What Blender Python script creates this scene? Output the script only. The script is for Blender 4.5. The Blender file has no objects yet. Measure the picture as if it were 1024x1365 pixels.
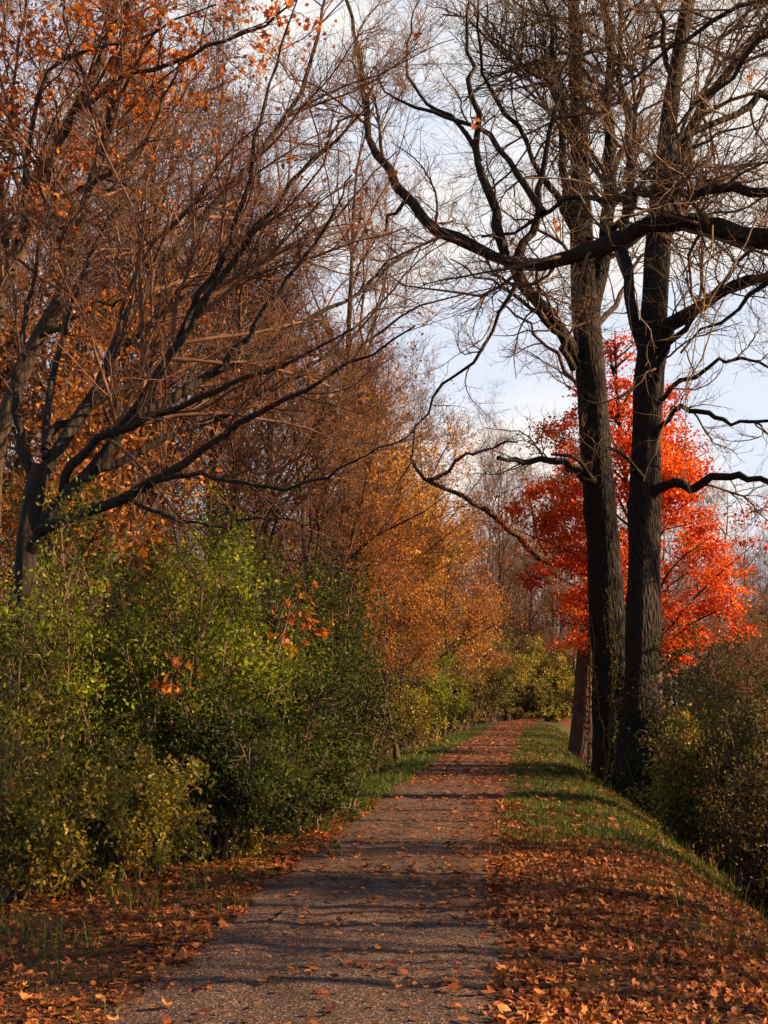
import bpy, math, numpy as np
from mathutils import Vector

SC = bpy.context.scene
COL = SC.collection
RNG = np.random.default_rng
F = 1600.0
PITCH = math.atan(252.5 / F)
CAMZ = 1.6

# ------------------------------------------------------------------ layout helpers
def at(px, py, D):
    """world point seen in the photograph's direction (px, py) at ground distance D"""
    a = (px - 512) / F; b = (682.5 - py) / F
    r = np.array([a, math.cos(PITCH) - b * math.sin(PITCH), math.sin(PITCH) + b * math.cos(PITCH)])
    return r * D / r[1] + np.array([0, 0, CAMZ])

CY = np.array([-40, -10, 0, 6.35, 8.6, 12.5, 18.4, 40.6, 70, 92, 105, 120, 146, 200, 300, 700.])
CX = np.array([-2.2, -1.45, -0.9, -0.37, -0.2, 0.12, 0.78, 3.2, 7.0, 9.9, 12.6, 17.4, 29.0, 58., 120., 400.])
def cen(y):
    return np.interp(y, CY, CX)

def sstep(t):
    t = np.clip(t, 0, 1); return t * t * (3 - 2 * t)

def wob2(x, y, s, seed=0.):
    return (np.sin(x * s * 1.3 + 1.7 + seed) * np.cos(y * s * 0.9 + .3 + seed * 2) + np.sin((x + y) * s * .61 + 4 + seed) * .7 + np.sin((x * .7 - y * 1.4) * s * 2.1 + seed) * .35) / 2.05

def gz(x, y):
    x = np.asarray(x, float); y = np.asarray(y, float)
    s = x - cen(y)
    z = -1.75 * sstep((s - 2.3) / 3.6) - .45 * sstep((-s - 2.3) / 3.5)
    z = z - .035 * np.clip(np.abs(s) - .9, 0, 1.5) ** 2
    z = z + .05 * wob2(x, y, .8) * sstep((np.abs(s) - 1.0) / 2.0) + .25 * wob2(x, y, .12, 2.) * sstep((np.abs(s) - 6) / 12)
    return z

def tag(o, label=None, cat=None, group=None, kind=None):
    if label: o['label'] = label
    if cat: o['category'] = cat
    if group: o['group'] = group
    if kind: o['kind'] = kind
    return o

def thing(name, label, cat, loc, group=None):
    o = bpy.data.objects.new(name, None); COL.objects.link(o)
    o.empty_display_size = .3
    o.location = [float(v) for v in loc]
    return tag(o, label, cat, group)

def dup(root, loc, rz, sc, label, group=None, shown=True):
    r = root.copy(); COL.objects.link(r)
    r.location = [float(v) for v in loc]; r.rotation_euler = (0, 0, rz); r.scale = (sc[0], sc[0], sc[1]) if isinstance(sc, tuple) else (sc, sc, sc)
    r['label'] = label
    if group: r['group'] = group
    for ch in list(root.children):
        c = ch.copy(); COL.objects.link(c); c.parent = r
        for g in list(ch.children):
            d = g.copy(); COL.objects.link(d); d.parent = c
    return r

# ------------------------------------------------------------------ mesh builder
class MB:
    def __init__(self): self.v = []; self.q = []; self.t = []; self.r = []; self.n = 0
    def add(self, v, q=None, t=None, r=None):
        v = np.asarray(v, np.float32).reshape(-1, 3)
        if q is not None and len(q): self.q.append(np.asarray(q, np.int64).reshape(-1, 4) + self.n)
        if t is not None and len(t): self.t.append(np.asarray(t, np.int64).reshape(-1, 3) + self.n)
        self.v.append(v)
        self.r.append(np.zeros(len(v), np.float32) if r is None else np.asarray(r, np.float32))
        self.n += len(v)
        return self
    def build(self, name, mat, parent=None, smooth=True, origin=None):
        v = np.concatenate(self.v)
        if parent is not None and origin is not None: v = v - np.asarray(origin, np.float32)
        q = np.concatenate(self.q) if self.q else np.zeros((0, 4), np.int64)
        t = np.concatenate(self.t) if self.t else np.zeros((0, 3), np.int64)
        me = bpy.data.meshes.new(name)
        me.vertices.add(len(v)); me.vertices.foreach_set('co', v.ravel())
        nl = q.size + t.size; npoly = len(q) + len(t)
        me.loops.add(nl); me.loops.foreach_set('vertex_index', np.concatenate([q.ravel(), t.ravel()]).astype(np.int32))
        me.polygons.add(npoly)
        ls = np.concatenate([np.arange(len(q)) * 4, q.size + np.arange(len(t)) * 3]).astype(np.int32)
        me.polygons.foreach_set('loop_start', ls)
        me.polygons.foreach_set('use_smooth', np.full(npoly, smooth, bool))
        a = me.attributes.new('rnd', 'FLOAT', 'POINT'); a.data.foreach_set('value', np.concatenate(self.r))
        me.materials.append(mat)
        me.update(calc_edges=True)
        o = bpy.data.objects.new(name, me); COL.objects.link(o)
        if parent is not None: o.parent = parent
        return o

def norm(v):
    return v / np.maximum(np.linalg.norm(v, axis=-1, keepdims=True), 1e-9)

def tubes(mb, P, R, S, rnd=None):
    P = np.asarray(P, float); R = np.asarray(R, float)
    if P.ndim == 2: P = P[None]; R = R[None]
    N, K, _ = P.shape
    T = norm(np.gradient(P, axis=1))
    md = norm(P[:, -1] - P[:, 0])
    ref = np.where(np.abs(md[:, 2:3]) < .8, np.array([[0, 0, 1.]]), np.array([[1., 0, 0]]))[:, None, :]
    U = norm(np.cross(T, np.broadcast_to(ref, T.shape))); V = np.cross(T, U)
    an = np.arange(S) * 2 * math.pi / S
    ring = np.cos(an)[None, None, :, None] * U[:, :, None, :] + np.sin(an)[None, None, :, None] * V[:, :, None, :]
    v = P[:, :, None, :] + ring * R[:, :, None, None]
    idx = np.arange(N * K * S).reshape(N, K, S)
    a = idx[:, :-1]; b = idx[:, 1:]
    q = np.stack([a, np.roll(a, -1, 2), np.roll(b, -1, 2), b], -1).reshape(-1, 4)
    r = None
    if rnd is not None: r = np.repeat(rnd, K * S)
    mb.add(v.reshape(-1, 3), q=q, r=r)

def resample(pts, K, closed=False):
    """Catmull-Rom through the points, K samples"""
    p = np.asarray(pts, float)
    if len(p) == 2: return p[0] + (p[1] - p[0]) * np.linspace(0, 1, K)[:, None]
    e = np.vstack([2 * p[0] - p[1], p, 2 * p[-1] - p[-2]])
    L = np.concatenate([[0], np.cumsum(np.linalg.norm(np.diff(p[:, :3], axis=0), axis=1))])
    u = np.linspace(0, L[-1], K); i = np.clip(np.searchsorted(L, u, side='right') - 1, 0, len(p) - 2)
    t = ((u - L[i]) / (L[i + 1] - L[i]))[:, None]
    a, b, c, d = e[i], e[i + 1], e[i + 2], e[i + 3]
    return .5 * (2 * b + (c - a) * t + (2 * a - 5 * b + 4 * c - d) * t ** 2 + (3 * b - a - 3 * c + d) * t ** 3)

def kids(rng, P, R, n, t=(.2, 1.), ang=(25, 60), lr=(.3, .6), K=6, wob=.18, up=.05, rr=.55, rmin=.004, lmax=9., lmin=.1, tip=.3, flat=0.):
    """n child branches grown from parent branches P (M,K,3) / R (M,K)"""
    M, Kp = P.shape[:2]
    L = np.linalg.norm(np.diff(P, axis=1), axis=2).sum(1)
    i = rng.choice(M, n, p=L / L.sum())
    tt = rng.uniform(t[0], t[1], n); u = tt * (Kp - 1.001); k = u.astype(int); f = (u - k)[:, None]
    pos = P[i, k] * (1 - f) + P[i, k + 1] * f
    rad = R[i, k] * (1 - f[:, 0]) + R[i, k + 1] * f[:, 0]
    tan = norm(P[i, k + 1] - P[i, k])
    rv = rng.normal(size=(n, 3)); rv[:, 2] = rv[:, 2] * (1 - flat) + .25
    perp = norm(rv - (rv * tan).sum(1, keepdims=True) * tan)
    a = np.radians(rng.uniform(ang[0], ang[1], n))[:, None]
    d = tan * np.cos(a) + perp * np.sin(a)
    ln = np.clip(L[i] * rng.uniform(lr[0], lr[1], n) * (1.15 - .6 * tt), lmin, lmax)
    r0 = np.maximum(np.minimum(rad * rr, .0125 * ln + .003), rmin)
    Q = np.empty((n, K, 3)); Q[:, 0] = pos
    curl = rng.normal(size=(n, 3)) * wob * .5
    for j in range(1, K):
        d = norm(d + curl + rng.normal(size=(n, 3)) * wob + np.array([0, 0, up]))
        Q[:, j] = Q[:, j - 1] + d * (ln / (K - 1))[:, None]
    RR = r0[:, None] * np.linspace(1, tip, K)[None]
    return Q, RR

def pts_on(rng, P, n, t=(.3, 1.), jit=.03):
    M, K = P.shape[:2]
    i = rng.integers(0, M, n); u = rng.uniform(t[0], t[1], n) * (K - 1.001); k = u.astype(int); f = (u - k)[:, None]
    return P[i, k] * (1 - f) + P[i, k + 1] * f + rng.normal(size=(n, 3)) * jit

# ------------------------------------------------------------------ leaf shapes
def fan(out, curl=.15, cz=0.):
    o = np.array(out, float); n = len(o)
    z = curl * ((o[:, 0] * 1.2) ** 2 + (o[:, 1] - .45) ** 2)
    v = np.column_stack([o, z]); v = np.vstack([[0, .42, cz], v])
    t = [(0, 1 + k, 1 + (k + 1) % n) for k in range(n)]
    return v, np.array(t)
SIMPLE = (np.array([[0, 0, 0], [.3, .5, .1], [0, 1, -.08], [-.3, .5, .1]]), np.array([[0, 1, 2], [0, 2, 3]]))
MAPLE = fan([(0, 0), (.18, .1), (.45, .02), (.34, .26), (.62, .46), (.36, .52), (.3, .62), (.16, .6), (0, 1.02), (-.16, .6), (-.3, .62), (-.36, .52), (-.62, .46), (-.34, .26), (-.45, .02), (-.18, .1)], .4)
OAK = fan([(0, 0), (.1, .12), (.24, .2), (.14, .32), (.33, .45), (.18, .56), (.3, .74), (.14, .82), (0, 1), (-.14, .82), (-.3, .74), (-.18, .56), (-.33, .45), (-.14, .32), (-.24, .2), (-.1, .12)], .8)
OVATE = fan([(0, 0), (.22, .2), (.3, .45), (.17, .78), (0, 1), (-.17, .78), (-.3, .45), (-.22, .2)], .7, -.06)

def rotmats(rng, n, flat=None):
    if flat is None:
        q = norm(rng.normal(size=(n, 4)))
    else:
        a = rng.uniform(0, 2 * math.pi, n); h = rng.uniform(0, 2 * math.pi, n); tl = np.abs(rng.normal(size=n)) * flat + np.where(rng.random(n) < .25, math.pi, 0)
        q1 = np.column_stack([np.cos(a / 2), 0 * a, 0 * a, np.sin(a / 2)])
        q2 = np.column_stack([np.cos(tl / 2), np.cos(h) * np.sin(tl / 2), np.sin(h) * np.sin(tl / 2), 0 * h])
        w1, x1, y1, z1 = q2.T; w2, x2, y2, z2 = q1.T
        q = np.column_stack([w1*w2-x1*x2-y1*y2-z1*z2, w1*x2+x1*w2+y1*z2-z1*y2, w1*y2-x1*z2+y1*w2+z1*x2, w1*z2+x1*y2-y1*x2+z1*w2])
    w, x, y, z = q.T
    return np.stack([np.stack([1-2*(y*y+z*z), 2*(x*y-z*w), 2*(x*z+y*w)], -1), np.stack([2*(x*y+z*w), 1-2*(x*x+z*z), 2*(y*z-x*w)], -1), np.stack([2*(x*z-y*w), 2*(y*z+x*w), 1-2*(x*x+y*y)], -1)], 1)

def leaves(mb, rng, pos, size, tpl=SIMPLE, flat=None, rnd=None, curlvar=.6):
    n = len(pos); V, T = tpl
    size = np.broadcast_to(size, n) * (rng.uniform(.65, 1.25, n) if flat is None else np.clip(np.exp(rng.normal(size=n) * .33), .45, 1.5))
    M = rotmats(rng, n, flat)
    B = np.repeat(V[None], n, 0).copy(); B[:, :, 1] -= .45
    B[:, :, 2] *= rng.uniform(-.4, 1. + curlvar, n)[:, None]
    B[:, :, 0] *= rng.uniform(.75, 1.15, n)[:, None]
    v = np.einsum('nij,nkj->nki', M, B) * size[:, None, None] + pos[:, None, :]
    t = (T[None] + (np.arange(n) * len(V))[:, None, None]).reshape(-1, 3)
    r = rng.random(n) if rnd is None else rnd
    mb.add(v.reshape(-1, 3), t=t, r=np.repeat(r, len(V)))

# ------------------------------------------------------------------ materials
def nodes(name):
    m = bpy.data.materials.new(name); m.use_nodes = True
    nt = m.node_tree; nt.nodes.clear()
    return m, nt, nt.nodes.new('ShaderNodeOutputMaterial')
def N(nt, typ, **kw):
    n = nt.nodes.new(typ)
    for k, v in kw.items():
        if k.startswith('i_'): n.inputs[k[2:].replace('_', ' ')].default_value = v
        else: setattr(n, k, v)
    return n
def ramp(nt, stops):
    n = nt.nodes.new('ShaderNodeValToRGB'); e = n.color_ramp.elements
    while len(e) < len(stops): e.new(.5)
    for el, (p, c) in zip(e, stops): el.position = p; el.color = (*c, 1)
    return n

def leaf_mat(name, stops, trans=.4, rough=.5, spec=.35, clump=.5, cscale=.9):
    m, nt, out = nodes(name); L = nt.links.new
    at_ = N(nt, 'ShaderNodeAttribute', attribute_name='rnd')
    tc = N(nt, 'ShaderNodeTexCoord'); nz = N(nt, 'ShaderNodeTexNoise', i_Scale=cscale, i_Detail=3.)
    L(tc.outputs['Object'], nz.inputs['Vector'])
    mr = N(nt, 'ShaderNodeMapRange'); mr.inputs[1].default_value = .3; mr.inputs[2].default_value = .7
    L(nz.outputs['Fac'], mr.inputs[0])
    mx = N(nt, 'ShaderNodeMix', data_type='FLOAT'); mx.inputs[0].default_value = clump
    L(at_.outputs['Fac'], mx.inputs[2]); L(mr.outputs[0], mx.inputs[3])
    r = ramp(nt, stops); L(mx.outputs[0], r.inputs[0])
    # fine mottling inside every leaf
    n2 = N(nt, 'ShaderNodeTexNoise', i_Scale=45., i_Detail=2.); L(tc.outputs['Object'], n2.inputs['Vector'])
    m2 = N(nt, 'ShaderNodeMapRange'); m2.inputs[3].default_value = .72; m2.inputs[4].default_value = 1.25; L(n2.outputs['Fac'], m2.inputs[0])
    mm = N(nt, 'ShaderNodeMix', data_type='RGBA', blend_type='MULTIPLY'); mm.inputs[0].default_value = 1.
    L(r.outputs[0], mm.inputs[6]); L(m2.outputs[0], mm.inputs[7])
    p = N(nt, 'ShaderNodeBsdfPrincipled', i_Roughness=rough); p.inputs['Specular IOR Level'].default_value = spec
    L(mm.outputs[2], p.inputs['Base Color'])
    t = N(nt, 'ShaderNodeBsdfTranslucent'); L(mm.outputs[2], t.inputs['Color'])
    s = N(nt, 'ShaderNodeMixShader'); s.inputs[0].default_value = trans
    L(p.outputs[0], s.inputs[1]); L(t.outputs[0], s.inputs[2]); L(s.outputs[0], out.inputs[0])
    return m

def bark_mat(name, dark, light, scale=6., stretch=.18, bump=.6, moss=None):
    m, nt, out = nodes(name); L = nt.links.new
    tc = N(nt, 'ShaderNodeTexCoord'); mp = N(nt, 'ShaderNodeMapping'); mp.inputs['Scale'].default_value = (1, 1, stretch)
    L(tc.outputs['Object'], mp.inputs[0])
    nz = N(nt, 'ShaderNodeTexNoise', i_Scale=scale * 2, i_Detail=6., i_Roughness=.65); L(mp.outputs[0], nz.inputs['Vector'])
    vo = N(nt, 'ShaderNodeTexVoronoi', i_Scale=scale * 1.6, feature='DISTANCE_TO_EDGE'); L(mp.outputs[0], vo.inputs['Vector'])
    r = ramp(nt, [(.3, dark), (.72, light)]); L(nz.outputs['Fac'], r.inputs[0])
    base = r.outputs[0]
    if moss:
        n3 = N(nt, 'ShaderNodeTexNoise', i_Scale=.8, i_Detail=4.); L(tc.outputs['Object'], n3.inputs['Vector'])
        r3 = ramp(nt, [(.48, (0, 0, 0)), (.66, (1, 1, 1))]); L(n3.outputs['Fac'], r3.inputs[0])
        mx = N(nt, 'ShaderNodeMix', data_type='RGBA'); L(r3.outputs[0], mx.inputs[0]); L(base, mx.inputs[6]); mx.inputs[7].default_value = (*moss, 1); base = mx.outputs[2]
    p = N(nt, 'ShaderNodeBsdfPrincipled', i_Roughness=.85); p.inputs['Specular IOR Level'].default_value = .25
    L(base, p.inputs['Base Color'])
    ad = N(nt, 'ShaderNodeMath', operation='ADD'); L(nz.outputs['Fac'], ad.inputs[0])
    ms = N(nt, 'ShaderNodeMath', operation='MULTIPLY'); ms.inputs[1].default_value = 2.2; ms.use_clamp = True; L(vo.outputs['Distance'], ms.inputs[0]); L(ms.outputs[0], ad.inputs[1])
    b = N(nt, 'ShaderNodeBump', i_Strength=bump, i_Distance=.04); L(ad.outputs[0], b.inputs['Height']); L(b.outputs[0], p.inputs['Normal'])
    L(p.outputs[0], out.inputs[0])
    return m

def ground_mat():
    m, nt, out = nodes('ground'); L = nt.links.new
    tc = N(nt, 'ShaderNodeTexCoord')
    n1 = N(nt, 'ShaderNodeTexNoise', i_Scale=28., i_Detail=6., i_Roughness=.7); L(tc.outputs['Object'], n1.inputs['Vector'])
    n2 = N(nt, 'ShaderNodeTexNoise', i_Scale=.9, i_Detail=4.); L(tc.outputs['Object'], n2.inputs['Vector'])
    soil = ramp(nt, [(.3, (.018, .011, .008)), (.5, (.06, .028, .016)), (.72, (.16, .07, .035))]); L(n1.outputs['Fac'], soil.inputs[0])
    turf = ramp(nt, [(.3, (.012, .02, .006)), (.7, (.05, .075, .018))]); L(n1.outputs['Fac'], turf.inputs[0])
    g = N(nt, 'ShaderNodeAttribute', attribute_name='rnd')
    ad = N(nt, 'ShaderNodeMath', operation='MULTIPLY_ADD'); L(n2.outputs['Fac'], ad.inputs[0]); ad.inputs[1].default_value = .8; L(g.outputs['Fac'], ad.inputs[2])
    mr = N(nt, 'ShaderNodeMapRange'); mr.inputs[1].default_value = .75; mr.inputs[2].default_value = 1.0; L(ad.outputs[0], mr.inputs[0])
    mx = N(nt, 'ShaderNodeMix', data_type='RGBA'); L(mr.outputs[0], mx.inputs[0]); L(soil.outputs[0], mx.inputs[6]); L(turf.outputs[0], mx.inputs[7])
    p = N(nt, 'ShaderNodeBsdfPrincipled', i_Roughness=.95); p.inputs['Specular IOR Level'].default_value = .1; L(mx.outputs[2], p.inputs['Base Color'])
    b = N(nt, 'ShaderNodeBump', i_Strength=.8, i_Distance=.05); L(n1.outputs['Fac'], b.inputs['Height']); L(b.outputs[0], p.inputs['Normal'])
    L(p.outputs[0], out.inputs[0]); return m

def path_mat():
    m, nt, out = nodes('gravel_path'); L = nt.links.new
    tc = N(nt, 'ShaderNodeTexCoord')
    vo = N(nt, 'ShaderNodeTexVoronoi', i_Scale=75.); L(tc.outputs['Object'], vo.inputs['Vector'])
    n1 = N(nt, 'ShaderNodeTexNoise', i_Scale=110., i_Detail=4., i_Roughness=.7); L(tc.outputs['Object'], n1.inputs['Vector'])
    n2 = N(nt, 'ShaderNodeTexNoise', i_Scale=1.7, i_Detail=5.); L(tc.outputs['Object'], n2.inputs['Vector'])
    r1 = ramp(nt, [(0., (.026, .015, .014)), (.45, (.076, .045, .038)), (.8, (.118, .072, .06)), (1., (.29, .2, .165))])
    sep = N(nt, 'ShaderNodeSeparateColor'); L(vo.outputs['Color'], sep.inputs[0]); L(sep.outputs[0], r1.inputs[0])
    r2 = ramp(nt, [(.3, (.48, .44, .45)), (.5, (.9, .86, .84)), (.72, (1.2, 1.1, 1.0))]); L(n2.outputs['Fac'], r2.inputs[0])
    mm = N(nt, 'ShaderNodeMix', data_type='RGBA', blend_type='MULTIPLY'); mm.inputs[0].default_value = 1.; L(r1.outputs[0], mm.inputs[6]); L(r2.outputs[0], mm.inputs[7])
    # leaf crumbs and soil drifting over the worn edges
    at_ = N(nt, 'ShaderNodeAttribute', attribute_name='rnd')
    n4 = N(nt, 'ShaderNodeTexNoise', i_Scale=9., i_Detail=6., i_Roughness=.7); L(tc.outputs['Object'], n4.inputs['Vector'])
    ad = N(nt, 'ShaderNodeMath', operation='ADD'); L(at_.outputs['Fac'], ad.inputs[0]); L(n4.outputs['Fac'], ad.inputs[1])
    mr = N(nt, 'ShaderNodeMapRange'); mr.inputs[1].default_value = .85; mr.inputs[2].default_value = 1.15; L(ad.outputs[0], mr.inputs[0])
    soil = ramp(nt, [(.3, (.03, .016, .012)), (.7, (.17, .075, .045))]); L(n1.outputs['Fac'], soil.inputs[0])
    mx = N(nt, 'ShaderNodeMix', data_type='RGBA'); L(mr.outputs[0], mx.inputs[0]); L(mm.outputs[2], mx.inputs[6]); L(soil.outputs[0], mx.inputs[7])
    p = N(nt, 'ShaderNodeBsdfPrincipled', i_Roughness=.85); p.inputs['Specular IOR Level'].default_value = .25; L(mx.outputs[2], p.inputs['Base Color'])
    h = N(nt, 'ShaderNodeMath', operation='ADD'); L(vo.outputs['Distance'], h.inputs[0]); L(n1.outputs['Fac'], h.inputs[1])
    b = N(nt, 'ShaderNodeBump', i_Strength=.9, i_Distance=.012); L(h.outputs[0], b.inputs['Height']); L(b.outputs[0], p.inputs['Normal'])
    L(p.outputs[0], out.inputs[0]); return m

M = dict(
    ground=ground_mat(), path=path_mat(),
    bark=bark_mat('dark_bark', (0.00984, 0.00738, 0.00656), (0.0451, 0.03116, 0.0246), 5., .16, .9),
    bark_old=bark_mat('old_ridged_bark', (0.0082, 0.00615, 0.00615), (0.041, 0.0287, 0.0246), 7., .3, 1.3),
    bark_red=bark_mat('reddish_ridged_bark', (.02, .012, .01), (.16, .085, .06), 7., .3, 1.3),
    bark_grey=bark_mat('grey_bark', (0.0738, 0.05412, 0.041), (0.2132, 0.164, 0.123), 5., .3, .5, (0.082, 0.082, 0.041)),
    bark_wood=bark_mat('wood_bark', (.02, .014, .011), (.105, .066, .045), 7., .3, .6),
    twig=bark_mat('twig_bark', (.06, .028, .02), (.23, .115, .072), 3., 1., .0),
    twig_dark=bark_mat('dark_twig_bark', (.045, .025, .018), (.24, .15, .095), 3., 1., .0),
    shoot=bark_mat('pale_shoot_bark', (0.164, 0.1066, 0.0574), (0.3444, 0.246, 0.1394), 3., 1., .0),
    red=leaf_mat('red_maple_leaf', [(.05, (0.1971, 0.0168, 0.00336)), (.4, (0.5667, 0.0588, 0.0056)), (.7, (0.7638, 0.14, 0.00784)), (.9, (0.8378, 0.28, 0.01344)), (1., (0.7392, 0.42, 0.0336))], .5, .45, .4, .6, .7),
    orange=leaf_mat('orange_leaf', [(.1, (0.2345, 0.0451, 0.01082)), (.5, (0.4961, 0.1263, 0.01263)), (.85, (0.6494, 0.2255, 0.01804)), (1., (0.7216, 0.3788, 0.0451))], .45, .5, .35, .4, .6),
    gold=leaf_mat('gold_leaf', [(.1, (0.2463, 0.07577, 0.009471)), (.5, (0.4925, 0.2083, 0.01421)), (.8, (0.6251, 0.341, 0.02368)), (1., (0.5683, 0.4357, 0.04736))], .45, .5, .35, .5, .5),
    apricot=leaf_mat('apricot_leaf', [(.1, (.16, .05, .012)), (.45, (.38, .13, .02)), (.8, (.52, .22, .035)), (1., (.55, .34, .05))], .45, .5, .35, .5, .6),
    rust=leaf_mat('rust_leaf', [(.1, (0.0984, 0.0328, 0.01476)), (.6, (0.2788, 0.0902, 0.0246)), (1., (0.451, 0.1968, 0.0492))], .35, .55, .3, .4, .6),
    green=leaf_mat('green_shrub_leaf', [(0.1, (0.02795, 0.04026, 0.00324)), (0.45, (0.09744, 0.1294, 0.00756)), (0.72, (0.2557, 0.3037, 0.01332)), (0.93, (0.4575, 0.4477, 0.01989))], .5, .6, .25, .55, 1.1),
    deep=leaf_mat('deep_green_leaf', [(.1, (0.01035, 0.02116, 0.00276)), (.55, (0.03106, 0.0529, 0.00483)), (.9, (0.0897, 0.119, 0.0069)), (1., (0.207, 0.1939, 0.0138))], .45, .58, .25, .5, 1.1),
    yellow=leaf_mat('yellowing_leaf', [(.1, (0.05281, 0.06337, 0.01056)), (.4, (0.169, 0.1584, 0.0169)), (.7, (0.3802, 0.2852, 0.0264)), (.9, (0.4859, 0.2112, 0.0264)), (1., (0.4225, 0.1056, 0.02112))], .4, .45, .4, .5, 1.1),
    brown=leaf_mat('browning_shrub_leaf', [(.1, (0.0164, 0.01148, 0.0041)), (.5, (0.0492, 0.0369, 0.00738)), (.8, (0.123, 0.0697, 0.0123)), (1., (0.328, 0.0984, 0.0164))], .4, .55, .25, .5, .7),
    olive=leaf_mat('olive_leaf', [(.1, (0.0328, 0.0369, 0.0082)), (.5, (0.1066, 0.0984, 0.0164)), (.8, (0.2214, 0.1558, 0.0246)), (1., (0.2952, 0.1066, 0.0246))], .4, .5, .35, .55, .7),
    litter=leaf_mat('fallen_leaf', [(0., (0.03087, 0.011, 0.0063)), (.25, (0.1111, 0.0308, 0.0108)), (.55, (0.247, 0.0682, 0.0162)), (.78, (0.4075, 0.1375, 0.0315)), (.93, (0.5187, 0.242, 0.0765)), (1., (0.6792, 0.242, 0.0108))], .2, .6, .3, .35, .9),
    grass=leaf_mat('grass_blade', [(.0, (0.01916, 0.03485, 0.003485)), (.55, (0.05228, 0.08276, 0.00697)), (.85, (0.122, 0.1306, 0.01306)), (1., (0.244, 0.1916, 0.06099))], .35, .5, .35, .5, .6),
)

# ------------------------------------------------------------------ ground and path
def strip(name, mat, S, Y, dz, rf, kind=True, edge=None, relief=0.):
    S = np.asarray(S, float); Y = np.asarray(Y, float)
    s, y = np.meshgrid(S, Y)
    if edge is not None: s = s * (1 + edge(y, np.sign(s)) * (np.abs(s) > .7))
    x = cen(y) + s; z = gz(x, y) + dz + relief * (1 - sstep((np.abs(s) - .7) / .35)) * np.clip(.5 + .35 * wob2(s * 2.2, y * 1.1, 1.) + .25 * wob2(s * 5, y * 3, 1., 4.) - .45 * np.exp(-((np.abs(s) - .42) / .13) ** 2), 0, 1)
    n, k = s.shape; idx = np.arange(n * k).reshape(n, k)
    q = np.stack([idx[:-1, :-1], idx[:-1, 1:], idx[1:, 1:], idx[1:, :-1]], -1).reshape(-1, 4)
    o = MB().add(np.stack([x, y, z], -1).reshape(-1, 3), q=q, r=rf(s, y).ravel()).build(name, mat)
    return tag(o, kind='structure')

SY = np.concatenate([np.arange(-40, 0, 2.), np.arange(0, 45, .3), np.arange(45, 120, 1.5), np.arange(120, 300, 10), [300, 400, 550, 700]])
SS = np.concatenate([-np.array([420, 250, 150, 90, 60, 40, 28, 20, 15, 12]), np.arange(-10, 12, .25), [12, 15, 20, 28, 40, 60, 90, 150, 250, 420]])
def grassy(s, y):
    right = sstep((s - 1.0) / .8) * sstep((5.2 - s) / 1.6) * (.25 + .6 * sstep((y - 13.5) / 3.5))
    left = sstep((-s - .95) / .4) * sstep((2.9 + s) / .7) * (.15 + .6 * sstep((y - 15) / 4))
    return np.clip(right + left, 0, 1) * (1 - sstep((y - 88) / 20))
strip('ground', M['ground'], SS, SY, 0., grassy)
def litter_on_path(s, y):
    far = .5 * sstep((y - 20) / 18)
    re = .75 * sstep((s - .25) / .6) * sstep((y - 8.3) / 2.) + .6 * sstep((np.abs(s) - .82) / .28)
    mid = .3 * np.exp(-((s - .05) / .16) ** 2)
    return np.clip(np.maximum(np.maximum(far, re), mid), 0, .8)
strip('gravel_path', M['path'], np.linspace(-1.07, 1.07, 33), np.unique(np.concatenate([SY[SY < 260], np.arange(4, 30, .1)])), .006, litter_on_path,
      edge=lambda y, sg: .05 * np.sin(y * 1.9 + sg) + .05 * np.sin(y * .73 + 2 * sg) + .035 * np.sin(y * 5.3 + sg) + .02 * np.sin(y * 11.7 + sg), relief=.03)

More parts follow.
